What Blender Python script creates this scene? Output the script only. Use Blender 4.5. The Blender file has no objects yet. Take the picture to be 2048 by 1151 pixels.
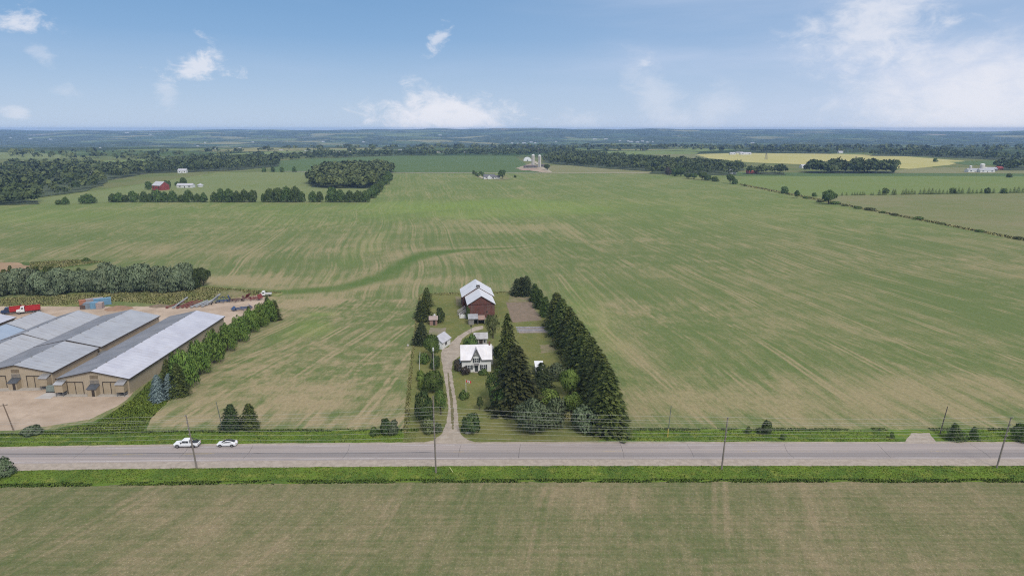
import bpy, math, random
import numpy as np
from mathutils import Vector
R = math.radians
SC = bpy.context.scene
COL = SC.collection
random.seed(7)
# ------------------------------------------------------------------ camera, sky, sun, exposure
F = 1365.33; PITCH = R(13.1); CAMH = 75.0
cam_d = bpy.data.cameras.new('camera'); cam = bpy.data.objects.new('camera', cam_d); COL.objects.link(cam)
cam.location = (0, 0, CAMH); cam.rotation_euler = (R(90) - PITCH, 0, 0)
cam_d.sensor_width = 36; cam_d.lens = 24; cam_d.clip_start = 1; cam_d.clip_end = 60000
SC.camera = cam
SC.view_settings.view_transform = 'Standard'; SC.view_settings.look = 'None'
SC.view_settings.gamma = 1; SC.view_settings.exposure = 0.12
SC.render.engine = 'CYCLES'; SC.cycles.filter_width = 1.15; SC.cycles.use_denoising = False; SC.cycles.volume_bounces = 0
SUN_EL, SUN_AZ = R(48), R(152)          # azimuth clockwise from +Y: behind the camera, to the right
SKY_K = 0.1; SUN_K = 2.3
HAZE_D = 8.0e-5


def ray(px, py):
    u = (px - 1024) / F; v = (575.5 - py) / F
    return Vector((u, math.cos(PITCH) + v * math.sin(PITCH), -math.sin(PITCH) + v * math.cos(PITCH)))


def G(px, py, z=0.0):
    d = ray(px, py); t = (z - CAMH) / d.z
    return Vector((d.x * t, d.y * t, z))


def TOP(y, py):
    d = ray(1024, py)
    return CAMH + y * d.z / d.y


def MPP(y, z=0.0):      # metres per pixel at depth y
    return (y * math.cos(PITCH) + (CAMH - z) * math.sin(PITCH)) / F


class NT:
    def __init__(s, nt):
        s.nt = nt; s.n = nt.nodes; s.n.clear()

    def __call__(s, t, ins=None, **kw):
        nd = s.n.new(t)
        for k, v in kw.items(): setattr(nd, k, v)
        for k, v in (ins or {}).items(): s.put(nd.inputs[k], v)
        return nd

    def put(s, sock, v):
        if isinstance(v, bpy.types.NodeSocket): s.nt.links.new(v, sock)
        else: sock.default_value = v

    def m(s, op, a, b=0.0, c=0.0, clamp=False):
        nd = s.n.new('ShaderNodeMath'); nd.operation = op; nd.use_clamp = clamp
        for i, x in enumerate((a, b, c)): s.put(nd.inputs[i], x)
        return nd.outputs[0]

    def ss(s, x, a, b):
        nd = s.n.new('ShaderNodeMapRange'); nd.interpolation_type = 'SMOOTHSTEP'
        for k, v in (('Value', x), ('From Min', a), ('From Max', b)): s.put(nd.inputs[k], v)
        return nd.outputs[0]

    def mix(s, f, a, b):
        nd = s.n.new('ShaderNodeMix'); nd.data_type = 'RGBA'
        s.put(nd.inputs[0], f)
        for i, x in ((6, a), (7, b)): s.put(nd.inputs[i], (*x, 1) if isinstance(x, tuple) and len(x) == 3 else x)
        return nd.outputs[2]

    def noise(s, vec, scale, detail=3.0, rough=0.55, dist=0.0):
        nd = s('ShaderNodeTexNoise', {'Vector': vec, 'Scale': scale, 'Detail': detail, 'Roughness': rough, 'Distortion': dist})
        return nd.outputs[0]

    def mapping(s, vec, rot=(0, 0, 0), scale=(1, 1, 1), loc=(0, 0, 0)):
        return s('ShaderNodeMapping', {'Vector': vec, 'Rotation': rot, 'Scale': scale, 'Location': loc}).outputs[0]


# world: Nishita sky with clouds laid out by direction (azimuth, elevation)
W = bpy.data.worlds.new('World'); SC.world = W; W.use_nodes = True
w = NT(W.node_tree)
sky = w('ShaderNodeTexSky', sky_type='NISHITA', sun_disc=False, sun_elevation=SUN_EL, sun_rotation=SUN_AZ,
        altitude=400, air_density=1.0, dust_density=1.2, ozone_density=1.6)
tc = w('ShaderNodeTexCoord').outputs['Generated']
sx = w('ShaderNodeSeparateXYZ', {0: tc})
az = w.m('ARCTAN2', sx.outputs[0], sx.outputs[1]); el = w.m('ARCSINE', sx.outputs[2])
wv = w('ShaderNodeCombineXYZ', {0: w.m('MULTIPLY', az, 1.0), 1: w.m('MULTIPLY', el, 1.7), 2: 0.0}).outputs[0]
nb = w.noise(wv, 7.0, 7.0, 0.6, 0.35)
nf = w.noise(wv, 30.0, 8.0, 0.66, 0.35)
nn = w.m('ADD', w.m('MULTIPLY', w.m('SUBTRACT', nb, 0.5), 1.5), w.m('MULTIPLY', w.m('SUBTRACT', nf, 0.5), 2.4))


def blob(px, py, wpx, hpx, dens, soft=0.9, nk=1.0, tilt=0.0):
    d = ray(px, py).normalized()
    a0 = math.atan2(d.x, d.y); e0 = math.asin(d.z)
    da = w.m('SUBTRACT', az, a0); de = w.m('SUBTRACT', el, e0)
    da2 = w.m('ADD', da, w.m('MULTIPLY', de, tilt))
    q = w.m('SQRT', w.m('ADD', w.m('POWER', w.m('ABSOLUTE', w.m('DIVIDE', da2, wpx / F)), 2.0), w.m('POWER', w.m('ABSOLUTE', w.m('DIVIDE', de, hpx / F)), 2.0)))
    q = w.m('SUBTRACT', q, w.m('MULTIPLY', nn, nk))
    return w.m('MULTIPLY', w.m('SUBTRACT', 1.0, w.ss(q, 1.0 - soft, 1.0)), dens)


cl = None
for b in [(405, 135, 70, 30, .75, .9, 1.3, -.5), (432, 108, 24, 36, .45, .9, 1.3, .4), (872, 80, 24, 34, .6, .9, 1.3, -.6), (30, 42, 60, 26, .75, .9, 1.2, .5),
          (88, 108, 24, 22, .3, 1, 1.2), (335, 190, 26, 36, .3, 1, 1.2), (34, 226, 24, 14, .5, 1, 1.2), (900, 232, 190, 50, .95, .95, .9), (870, 196, 40, 36, .45, 1, 1.3, .8), (1740, 45, 140, 95, .75, 1, .65, -.5),
          (1960, 215, 270, 150, .9, 1, .45), (1310, 190, 60, 110, .35, 1, .7, .5), (1430, 215, 70, 60, .3, 1, .7, -.6), (1290, 128, 18, 12, .4, 1, 1.2), (132, 182, 22, 14, .22, 1, 1.2), (1150, 242, 90, 28, .3, 1, 1.0)]:
    x = blob(*b); cl = x if cl is None else w.m('SUBTRACT', 1.0, w.m('MULTIPLY', w.m('SUBTRACT', 1.0, cl), w.m('SUBTRACT', 1.0, x)))
wide = w.noise(w.mapping(wv, (0, 0, R(-38)), (1.4, 5.0, 1)), 1.6, 5.0, 0.55, 0.3)
veil = w.m('MULTIPLY', w.ss(az, -0.25, 0.62), w.m('ADD', 0.30, w.m('MULTIPLY', w.ss(wide, 0.35, 0.7), 0.42)))
veil = w.m('ADD', veil, w.m('MULTIPLY', w.ss(wide, 0.45, 0.75), 0.10))
hi = w.m('MULTIPLY', w.ss(el, 0.26, 0.5), w.m('ADD', 0.6, w.m('MULTIPLY', w.ss(w.noise(tc, 2.2, 5.0), 0.4, 0.6), 0.35)))   # unseen cloud deck overhead, added for softer and whiter light
inv = lambda a: w.m('SUBTRACT', 1.0, a, clamp=True)
milk = veil
rp = w('ShaderNodeValToRGB', {0: w.m('DIVIDE', el, 0.6, clamp=True)}); cr = rp.color_ramp
for i, (pp, c) in enumerate([(0, (4.9, 6.0, 7.6)), (.06, (4.0, 5.3, 7.2)), (.2, (2.1, 3.75, 6.2)), (.36, (1.25, 2.85, 5.3)), (1, (.8, 2.1, 4.6))]):
    e_ = cr.elements[i] if i < 2 else cr.elements.new(pp)
    e_.position = pp; e_.color = (*[x / 10 for x in c], 1)
rampc = w('ShaderNodeVectorMath', {0: rp.outputs[0], 'Scale': 10.0}, operation='SCALE').outputs[0]
near_h = w.m('MULTIPLY', w.m('SUBTRACT', 1.0, w.ss(el, 0.3, 0.7)), .88)
cov = inv(w.m('MULTIPLY', inv(cl), inv(hi)))
base = w.mix(milk, w.mix(near_h, sky.outputs[0], rampc), (5.6, 6.3, 7.9))
skyc = w.mix(cov, base, (7.5, 7.65, 8.3))
bg = w('ShaderNodeBackground', {'Color': skyc, 'Strength': SKY_K})
wo = w('ShaderNodeOutputWorld', {0: bg.outputs[0]})

sd = bpy.data.lights.new('sun', 'SUN'); sd.energy = SUN_K; sd.angle = R(20); sd.color = (1, .96, .9)
so = bpy.data.objects.new('sun', sd); COL.objects.link(so)
so.rotation_euler = (R(90) - SUN_EL, 0, math.pi - SUN_AZ)
so.location = (0, 0, 200)


# ------------------------------------------------------------------ materials
MATS = {}


def pos_nodes(n, obj=False):
    if obj: return n('ShaderNodeTexCoord').outputs['Object']
    return n('ShaderNodeNewGeometry').outputs['Position']


def mat(name, c1, c2=None, scale=1.0, rough=0.8, metal=0.0, bump=0.0, bscale=8.0, obj=True, spec=0.3, stripes=None, dirt=None, lo=.35, hi_=.65):
    """noise-mottled paint / stone / metal; stripes=(axis, period, depth) grooves; dirt=(colour, amount, scale)"""
    if name in MATS: return MATS[name]
    m = bpy.data.materials.new(name); m.use_nodes = True; MATS[name] = m
    n = NT(m.node_tree); p = pos_nodes(n, obj)
    c2 = c2 or tuple(x * .8 for x in c1)
    col = n.mix(n.ss(n.noise(p, scale, 5.0, .6), lo, hi_), c1, c2)
    if dirt:
        col = n.mix(n.m('MULTIPLY', n.ss(n.noise(n.mapping(p, (0, 0, 0), dirt[3] if len(dirt) > 3 else (1, 1, 1)), dirt[2], 5.0, .65), .48, .72), dirt[1]), col, dirt[0])
    h = n.noise(p, bscale, 4.0)
    bs = n('ShaderNodeBsdfPrincipled', {'Roughness': rough, 'Metallic': metal, 'Specular IOR Level': spec})
    if stripes:
        ax, per, dep = stripes
        s = n('ShaderNodeSeparateXYZ', {0: p}).outputs[ax]
        k = n.m('FRACT', n.m('DIVIDE', s, per))
        g = n.m('SUBTRACT', 1.0, n.ss(n.m('ABSOLUTE', n.m('SUBTRACT', k, .5)), 0.0, .16))
        col = n.mix(n.m('MULTIPLY', g, dep), col, tuple(x * .45 for x in c1))
    n.put(bs.inputs['Base Color'], col)
    if bump:
        b = n('ShaderNodeBump', {'Strength': bump, 'Height': h, 'Distance': .3})
        n.put(bs.inputs['Normal'], b.outputs[0])
    n('ShaderNodeOutputMaterial', {0: bs.outputs[0]})
    return m


def leaf_mat(name, dark, light, var=.35, fl=None):
    if name in MATS: return MATS[name]
    m = bpy.data.materials.new(name); m.use_nodes = True; MATS[name] = m
    n = NT(m.node_tree); p = pos_nodes(n)
    a = n.noise(p, .55, 2.0); b = n.noise(p, 3.1, 2.0)
    t = n.m('ADD', n.m('MULTIPLY', n.ss(a, .38, .62), .45), n.m('MULTIPLY', n.ss(b, .4, .6), .55))
    col = n.mix(t, dark, light)
    if fl: col = n.mix(n.ss(n.noise(p, 1.7, 3.0), fl[1], fl[1] + .06), col, fl[0])
    rnd = n('ShaderNodeObjectInfo').outputs['Random']
    hv = n('ShaderNodeHueSaturation', {'Color': col, 'Value': n.m('ADD', 1.0 - var / 2, n.m('MULTIPLY', rnd, var)), 'Hue': n.m('ADD', .49, n.m('MULTIPLY', rnd, .022))})
    d = n('ShaderNodeBsdfPrincipled', {'Base Color': hv.outputs[0], 'Roughness': .75, 'Specular IOR Level': .15})
    tr = n('ShaderNodeBsdfTranslucent', {'Color': hv.outputs[0]})
    mx = n('ShaderNodeMixShader', {0: .22, 1: d.outputs[0], 2: tr.outputs[0]})
    n('ShaderNodeOutputMaterial', {0: mx.outputs[0]})
    return m


def wood_mat(name, dark, light):
    """far crowns: colour of each crown from a vertex attribute"""
    if name in MATS: return MATS[name]
    m = bpy.data.materials.new(name); m.use_nodes = True; MATS[name] = m
    n = NT(m.node_tree)
    a = n('ShaderNodeAttribute', attribute_name='tone').outputs['Fac']
    b = n.noise(pos_nodes(n), .25, 3.0)
    col = n.mix(n.m('ADD', n.m('MULTIPLY', a, .75), n.m('MULTIPLY', b, .25)), dark, light)
    d = n('ShaderNodeBsdfPrincipled', {'Base Color': col, 'Roughness': .9, 'Specular IOR Level': .1})
    n('ShaderNodeOutputMaterial', {0: d.outputs[0]})
    return m


def field_mat(name, green, tan, rot, lushc=(.185, .255, .062), tan_bias=0.0, streak=1.0, curve=6.0, tram=24.0, grain=1.0, attr=True, big=.012, tamt=1.0, hz=0.25, rows=1.0, straw=.35):
    m = bpy.data.materials.new(name); m.use_nodes = True
    n = NT(m.node_tree); p = pos_nodes(n)
    wn = n('ShaderNodeTexNoise', {'Vector': p, 'Scale': .006, 'Detail': 1.0}).outputs['Color']
    wv_ = n('ShaderNodeVectorMath', {0: wn, 1: (.5, .5, .5)}, operation='SUBTRACT').outputs[0]
    wv_ = n('ShaderNodeVectorMath', {0: wv_, 'Scale': curve * 4}, operation='SCALE').outputs[0]
    pw = n('ShaderNodeVectorMath', {0: p, 1: wv_}, operation='ADD').outputs[0]
    q = n.mapping(pw, (0, 0, -rot))           # x across the rows, y along
    N1 = n.noise(p, big, 4.0, .55)
    N2 = n.noise(n.mapping(q, (0, 0, 0), (.085, .0016, 1)), 1.0, 3.0, .6)
    N3 = n.noise(n.mapping(q, (0, 0, 0), (.42, .005, 1)), 1.0, 3.0, .6)
    N4 = n.noise(p, .09, 4.0, .6)
    N5 = n.noise(n.mapping(q, (0, 0, 0), (2.2, .12, 1)), 1.0, 3.0, .7)
    t = n.m('MULTIPLY', n.m('SUBTRACT', N1, .5), 1.5)
    for N, k in ((N2, 1.5 * streak), (N3, 1.5 * streak), (N4, .8), (N5, 1.0 * grain * rows)):
        t = n.m('ADD', t, n.m('MULTIPLY', n.m('SUBTRACT', N, .5), k))
    N6 = n.noise(n.mapping(p, (0, 0, 0), (.02, .9, 1)), 1.0, 3.0, .65)
    N7 = n.noise(p, .7, 4.0, .75)
    for N, k in ((N6, hz), (N7, .55 * grain)):
        t = n.m('ADD', t, n.m('MULTIPLY', n.m('SUBTRACT', N, .5), k))
    # tramlines: pairs of wheel tracks where soil shows
    qx = n('ShaderNodeSeparateXYZ', {0: q}).outputs[0]
    k = n.m('MULTIPLY', n.m('FRACT', n.m('DIVIDE', qx, tram)), tram)
    tr = None
    for c in (4.0, 6.1):
        l = n.m('SUBTRACT', 1.0, n.ss(n.m('ABSOLUTE', n.m('SUBTRACT', k, c)), .2, .75))
        tr = l if tr is None else n.m('MAXIMUM', tr, l)
    tr = n.m('MULTIPLY', tr, n.ss(n.noise(n.mapping(q, (0, 0, 0), (.03, .004, 1)), 1.0, 3.0), .40, .60))
    t = n.m('ADD', t, n.m('MULTIPLY', tr, .55 * tamt))
    k2 = n.m('ABSOLUTE', n.m('SUBTRACT', n.m('FRACT', n.m('DIVIDE', qx, 5.2)), .5))
    t = n.m('ADD', t, n.m('MULTIPLY', n.m('SUBTRACT', n.ss(k2, .12, .3), .6), n.m('MULTIPLY', n.ss(n.noise(n.mapping(q, (0, 0, 0), (.02, .006, 1)), 1.0, 2.0), .4, .62), .30 * tamt)))
    if attr:
        at_b = n('ShaderNodeAttribute', attribute_name='bare').outputs['Fac']
        t = n.m('ADD', t, n.m('MULTIPLY', at_b, 1.05))
    f = n.ss(n.m('ADD', t, tan_bias), -.5, .7)
    col = n.mix(f, green, tan)
    if attr:
        lu = n('ShaderNodeAttribute', attribute_name='lush').outputs['Fac']
        lu = n.m('MULTIPLY', lu, n.m('ADD', .75, n.m('MULTIPLY', n.m('SUBTRACT', N3, .5), 1.2)), clamp=True)
        col = n.mix(lu, col, lushc)
        sw = n.m('MULTIPLY', n('ShaderNodeAttribute', attribute_name='swale').outputs['Fac'], n.m('ADD', .55, n.m('MULTIPLY', N4, .9)), clamp=True)
        col = n.mix(sw, col, (.085, .14, .034))
    sk = n.m('MULTIPLY', n.ss(n.noise(n.mapping(p, (0, 0, 0), (2.6, 1.9, 1)), 1.0, 4.0, .8), .54, .66), n.m('ADD', straw * .4, n.m('MULTIPLY', f, straw)))
    col = n.mix(sk, col, (.44, .37, .23))
    sd_ = n.ss(n.noise(n.mapping(p, (0, 0, 0), (3.3, 2.2, 1)), 1.0, 3.0, .8), .55, .68)
    col = n.mix(n.m('MULTIPLY', sd_, straw * .9), col, (.055, .085, .028))
    g = n.m('ADD', n.m('MULTIPLY', n.noise(p, 1.3, 4.0, .75), .5), n.m('MULTIPLY', n.noise(n.mapping(p, (0, 0, 0), (.75, .5, 1)), 1.0, 5.0, .85), .6))
    hv = n('ShaderNodeHueSaturation', {'Color': col, 'Value': n.m('ADD', .22, n.m('MULTIPLY', g, 1.42))})
    b = n('ShaderNodeBump', {'Strength': .35, 'Height': g, 'Distance': .25})
    bs = n('ShaderNodeBsdfPrincipled', {'Base Color': hv.outputs[0], 'Roughness': .95, 'Specular IOR Level': .05, 'Normal': b.outputs[0]})
    n('ShaderNodeOutputMaterial', {0: bs.outputs[0]})
    return m


def turf_mat(name, c1, c2, c3, s=.15, fine=1.1):
    m = bpy.data.materials.new(name); m.use_nodes = True
    n = NT(m.node_tree); p = pos_nodes(n)
    a = n.ss(n.noise(p, s, 5.0, .6), .35, .65); b = n.ss(n.noise(p, s * 4, 4.0, .6), .45, .75)
    col = n.mix(b, n.mix(a, c1, c2), c3)
    g = n.noise(p, fine, 5.0, .75)
    hv = n('ShaderNodeHueSaturation', {'Color': col, 'Value': n.m('ADD', .6, n.m('MULTIPLY', g, .8))})
    bm = n('ShaderNodeBump', {'Strength': .6, 'Height': g, 'Distance': .4})
    bs = n('ShaderNodeBsdfPrincipled', {'Base Color': hv.outputs[0], 'Roughness': .95, 'Specular IOR Level': .05, 'Normal': bm.outputs[0]})
    n('ShaderNodeOutputMaterial', {0: bs.outputs[0]})
    return m


# ------------------------------------------------------------------ mesh and object helpers
def tag(o, label=None, cat=None, group=None, kind=None):
    for k, v in (('label', label), ('category', cat), ('group', group), ('kind', kind)):
        if v: o[k] = v
    return o


def empty(name, loc, rz=0.0, label=None, cat=None, group=None, scale=None):
    o = bpy.data.objects.new(name, None); COL.objects.link(o)
    o.location = loc; o.rotation_euler = (0, 0, rz); o.empty_display_size = .5
    if scale: o.scale = scale
    return tag(o, label, cat, group)


class MB:
    def __init__(s): s.v = []; s.f = []; s.mi = []; s.cm = 0

    def poly(s, pts):
        b = len(s.v); s.v += [tuple(p) for p in pts]; s.f.append(tuple(range(b, b + len(pts)))); s.mi.append(s.cm); return s

    def hexa(s, p):      # 8 corners: 4 bottom ccw, 4 top ccw
        b = len(s.v); s.v += [tuple(q) for q in p]
        for q in ((0, 3, 2, 1), (4, 5, 6, 7), (0, 1, 5, 4), (1, 2, 6, 5), (2, 3, 7, 6), (3, 0, 4, 7)):
            s.f.append(tuple(b + i for i in q)); s.mi.append(s.cm)
        return s

    def box(s, x0, x1, y0, y1, z0, z1, tx=0.0, ty=0.0):   # tx, ty: how much the top is drawn in
        return s.hexa([(x0, y0, z0), (x1, y0, z0), (x1, y1, z0), (x0, y1, z0),
                       (x0 + tx, y0 + ty, z1), (x1 - tx, y0 + ty, z1), (x1 - tx, y1 - ty, z1), (x0 + tx, y1 - ty, z1)])

    def beam(s, a, b, wd, ht):    # a square bar between two points
        a = Vector(a); b = Vector(b); d = (b - a).normalized()
        u = d.cross(Vector((0, 0, 1)));
        u = Vector((1, 0, 0)) if u.length < 1e-4 else u.normalized()
        v = u.cross(d)
        u *= wd / 2; v *= ht / 2
        return s.hexa([a - u - v, a + u - v, b + u - v, b - u - v, a - u + v, a + u + v, b + u + v, b - u + v])

    def prism(s, prof, y0, y1, axis='y'):     # closed (x, z) profile swept along y, or (y, z) along x
        k = len(prof); b = len(s.v)
        P = (lambda q, t: (q[0], t, q[1])) if axis == 'y' else (lambda q, t: (t, q[0], q[1]))
        s.v += [P(q, y0) for q in prof] + [P(q, y1) for q in prof]
        s.f.append(tuple(b + i for i in range(k))); s.f.append(tuple(b + k + i for i in reversed(range(k)))); s.mi += [s.cm] * 2
        for i in range(k):
            j = (i + 1) % k; s.f.append((b + i, b + k + i, b + k + j, b + j)); s.mi.append(s.cm)
        return s

    def tube(s, pts, rad, n=8, cap=True):
        pts = [Vector(p) for p in pts]; b = len(s.v)
        rad = rad if isinstance(rad, (list, tuple)) else [rad] * len(pts)
        for i, p in enumerate(pts):
            d = (pts[min(i + 1, len(pts) - 1)] - pts[max(i - 1, 0)]).normalized()
            u = d.cross(Vector((0, 0, 1))); u = Vector((1, 0, 0)) if u.length < 1e-3 else u.normalized(); v = d.cross(u)
            for k in range(n):
                a = 2 * math.pi * k / n; s.v.append(tuple(p + (u * math.cos(a) + v * math.sin(a)) * rad[i]))
        for i in range(len(pts) - 1):
            for k in range(n):
                s.f.append((b + i * n + k, b + i * n + (k + 1) % n, b + (i + 1) * n + (k + 1) % n, b + (i + 1) * n + k)); s.mi.append(s.cm)
        if cap:
            s.f.append(tuple(b + k for k in reversed(range(n)))); e = b + (len(pts) - 1) * n
            s.f.append(tuple(e + k for k in range(n))); s.mi += [s.cm] * 2
        return s

    def lathe(s, cx, cy, prof, n=16):
        return s.tube([(cx, cy, z) for z, _ in prof], [r for _, r in prof], n)

    def wheel(s, c, r, wd, n=14):
        c = Vector(c); return s.tube([c - Vector((0, wd / 2, 0)), c + Vector((0, wd / 2, 0))], r, n)

    def roof(s, x0, x1, y0, y1, ze, zp, t=.15, oh=.35, xr=None):   # gable roof, ridge along y; slabs of thickness t
        xr = (x0 + x1) / 2 if xr is None else xr
        for a, sg in ((x0, -1), (x1, 1)):
            k = (zp - ze) / abs(a - xr)
            xe = a + sg * oh; zz = ze - k * oh
            s.prism([(xr, zp), (xe, zz), (xe, zz + t), (xr, zp + t)], y0 - oh, y1 + oh)
        return s

    def gable(s, x0, x1, y0, y1, ze, zp, z0=0.0, xr=None):
        xr = (x0 + x1) / 2 if xr is None else xr
        return s.prism([(x0, z0), (x1, z0), (x1, ze), (xr, zp), (x0, ze)], y0, y1)

    def build(s, name, m, parent=None, smooth=False, loc=None):
        me = bpy.data.meshes.new(name); me.from_pydata(s.v, [], s.f)
        for x in (m if isinstance(m, (list, tuple)) else [m]): me.materials.append(x)
        me.polygons.foreach_set('material_index', s.mi)
        if smooth: me.polygons.foreach_set('use_smooth', [True] * len(s.f))
        me.update()
        import bmesh
        bm = bmesh.new(); bm.from_mesh(me); bmesh.ops.recalc_face_normals(bm, faces=bm.faces); bm.to_mesh(me); bm.free()
        o = bpy.data.objects.new(name, me); COL.objects.link(o)
        if parent: o.parent = parent
        if loc: o.location = loc
        return o


def np_mesh(name, V, Fq, mats, mi=None, normals=None, attrs=None):
    """V (n,3), Fq (m,4 or 3)"""
    me = bpy.data.meshes.new(name); k = Fq.shape[1]
    me.vertices.add(len(V)); me.vertices.foreach_set('co', V.astype(np.float32).ravel())
    me.loops.add(Fq.size); me.loops.foreach_set('vertex_index', Fq.astype(np.int32).ravel())
    me.polygons.add(len(Fq)); me.polygons.foreach_set('loop_start', np.arange(0, Fq.size, k, dtype=np.int32))
    for m in mats: me.materials.append(m)
    if mi is not None: me.polygons.foreach_set('material_index', mi.astype(np.int32))
    for an, av in (attrs or {}).items():
        a = me.attributes.new(an, 'FLOAT', 'POINT'); a.data.foreach_set('value', av.astype(np.float32))
    me.update(calc_edges=True)
    if normals is not None:
        me.polygons.foreach_set('use_smooth', np.ones(len(Fq), bool))
        me.normals_split_custom_set_from_vertices([tuple(x) for x in normals])
    return me


def link(name, me, parent=None, loc=None):
    o = bpy.data.objects.new(name, me); COL.objects.link(o)
    if parent: o.parent = parent
    if loc is not None: o.location = loc
    return o


# ------------------------------------------------------------------ terrain
def sst(a, b, x):
    t = np.clip((x - a) / (b - a), 0, 1); return t * t * (3 - 2 * t)


def terrain(x, y):
    x = np.asarray(x, float); y = np.asarray(y, float)
    a = np.arctan2(x, np.maximum(y, 1))
    z = -38 * sst(2700, 4400, y)
    und = 7 * np.sin(x / 520 + 1.0) * np.sin(y / 610 + .4 + x / 1500) + 4 * np.sin(x / 210 + y / 330)
    z = z + und * sst(2900, 4200, y)
    ridge = np.interp(a, [-.8, -.62, -.4, -.2, -.1, .05, .17, .3, .45, .62, .8], [45, 50, 54, 58, 72, 76, 66, 52, 42, 36, 30])
    ridge = ridge + 4.5 * np.sin(a * 29 + 1) + 3.0 * np.sin(a * 71) * np.sin(a * 13) + 2.0 * np.sin(a * 171 + 2) * np.sin(a * 31)
    k = sst(5200, 10200, y)
    z = z + (ridge + 38) * k + 5 * np.sin(x / 900 + y / 700) * sst(5200, 7000, y) * (1 - sst(8500, 10000, y))
    hill = 9 * np.sin(x / 760 + y / 980 + 2) * np.sin(y / 300 + x / 2100) + 5 * np.sin(x / 290 - y / 410) + 3.5 * np.sin(x / 118 + 1.7 * np.sin(y / 260)) * np.sin(y / 133)
    z = z + hill * sst(4300, 5600, y) * (1 - .72 * sst(8800, 10000, y))
    z = z - 25 * sst(10500, 11000, y) * (1 - sst(11400, 12000, y))
    z = z + np.maximum(0, 69 + 1.5 * np.sin(a * 60) - z) * np.interp(a, [.22, .26, .46, .5], [0, 1, 1, 0]) * sst(11400, 12200, y)
    return z


def Gt(px, py):
    """pixel to terrain point (march)"""
    d = ray(px, py)
    if d.z >= -1e-4: return None
    p = G(px, py)
    if p.y < 2700: return p
    t0 = 2600 / d.y
    for i in range(400):
        t = t0 * (1.004 ** i); q = Vector((0, 0, CAMH)) + d * t
        if q.z <= float(terrain(q.x, q.y)): return Vector((q.x, q.y, float(terrain(q.x, q.y))))
    return None


def ground_mat():
    m = bpy.data.materials.new('countryside'); m.use_nodes = True
    n = NT(m.node_tree); p = pos_nodes(n)
    wn = n('ShaderNodeTexNoise', {'Vector': p, 'Scale': .0016, 'Detail': 3.0}).outputs['Color']
    wv_ = n('ShaderNodeVectorMath', {0: wn, 'Scale': 420.0}, operation='SCALE').outputs[0]
    pw = n('ShaderNodeVectorMath', {0: p, 1: wv_}, operation='ADD').outputs[0]
    vo = n('ShaderNodeTexVoronoi', {'Vector': n.mapping(pw, (0, 0, R(20)), (1 / 420, 1 / 330, 0)), 'Scale': 1.0, 'Randomness': .85})
    cs = n('ShaderNodeSeparateColor', {0: vo.outputs['Color']})
    big = n.noise(p, .00045, 3.0)
    field = n.m('MULTIPLY', n.ss(n.m('ADD', cs.outputs[0], n.m('MULTIPLY', n.m('SUBTRACT', big, .5), 1.3)), .60, .64), 1.0)
    ty = n('ShaderNodeValToRGB', {0: cs.outputs[1]}); r = ty.color_ramp; r.interpolation = 'CONSTANT'
    for i, (pp, c) in enumerate([(0, (.085, .125, .045)), (.3, (.15, .19, .07)), (.55, (.06, .10, .04)), (.72, (.25, .24, .11)), (.86, (.12, .17, .06)), (.95, (.32, .27, .2))]):
        e = r.elements[i] if i < 2 else r.elements.new(pp)
        e.position = pp; e.color = (*c, 1)
    tex = n.noise(p, .035, 5.0, .7)
    wood = n.mix(n.ss(tex, .35, .68), (.020, .034, .018), (.085, .115, .055))
    col = n.mix(field, wood, ty.outputs[0])
    hedge = n('ShaderNodeTexVoronoi', {'Vector': n.mapping(pw, (0, 0, R(20)), (1 / 420, 1 / 330, 0)), 'Scale': 1.0, 'Randomness': .85}, feature='DISTANCE_TO_EDGE').outputs[0]
    col = n.mix(n.m('MULTIPLY', n.m('SUBTRACT', 1.0, n.ss(hedge, .02, .06)), .85), col, wood)
    sp1 = n.ss(n.noise(p, .011, 4.0, .7), .56, .62); sp2 = n.ss(n.noise(p, .006, 4.0, .65), .58, .64)
    col = n.mix(n.m('MULTIPLY', sp1, .8), col, (.19, .22, .10)); col = n.mix(n.m('MULTIPLY', sp2, .9), col, wood)
    nr = n.ss(n('ShaderNodeSeparateXYZ', {0: p}).outputs[1], 1700.0, 2100.0)     # the plateau itself is pasture
    col = n.mix(nr, n.mix(n.ss(n.noise(p, .01, 4.0), .4, .6), (.13, .16, .06), (.17, .18, .08)), col)
    bs = n('ShaderNodeBsdfPrincipled', {'Base Color': col, 'Roughness': 1.0, 'Specular IOR Level': 0.0})
    n('ShaderNodeOutputMaterial', {0: bs.outputs[0]})
    return m


def build_ground():
    xs = np.concatenate([-np.geomspace(10800, 300, 190), np.linspace(-260, 260, 9), np.geomspace(300, 10800, 190)])
    ys = np.concatenate([np.linspace(-400, 2500, 16), np.linspace(2600, 5200, 44), np.geomspace(5300, 12600, 150)])
    X, Y = np.meshgrid(xs, ys); Z = terrain(X, Y)
    V = np.stack([X.ravel(), Y.ravel(), Z.ravel()], 1); nx, ny = len(xs), len(ys)
    i = (np.arange(ny - 1)[:, None] * nx + np.arange(nx - 1)[None, :]).ravel()
    me = np_mesh('ground', V, np.stack([i, i + 1, i + nx + 1, i + nx], 1), [ground_mat()])
    me.polygons.foreach_set('use_smooth', np.ones(len(me.polygons), bool))
    tag(link('ground', me), kind='structure')


build_ground()


def resample(pts, step):
    out = []
    for a, b in zip(pts, pts[1:] + pts[:1]):
        L = (b - a).length; k = max(1, int(L / step))
        out += [a + (b - a) * (i / k) for i in range(k)]
    return out


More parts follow.
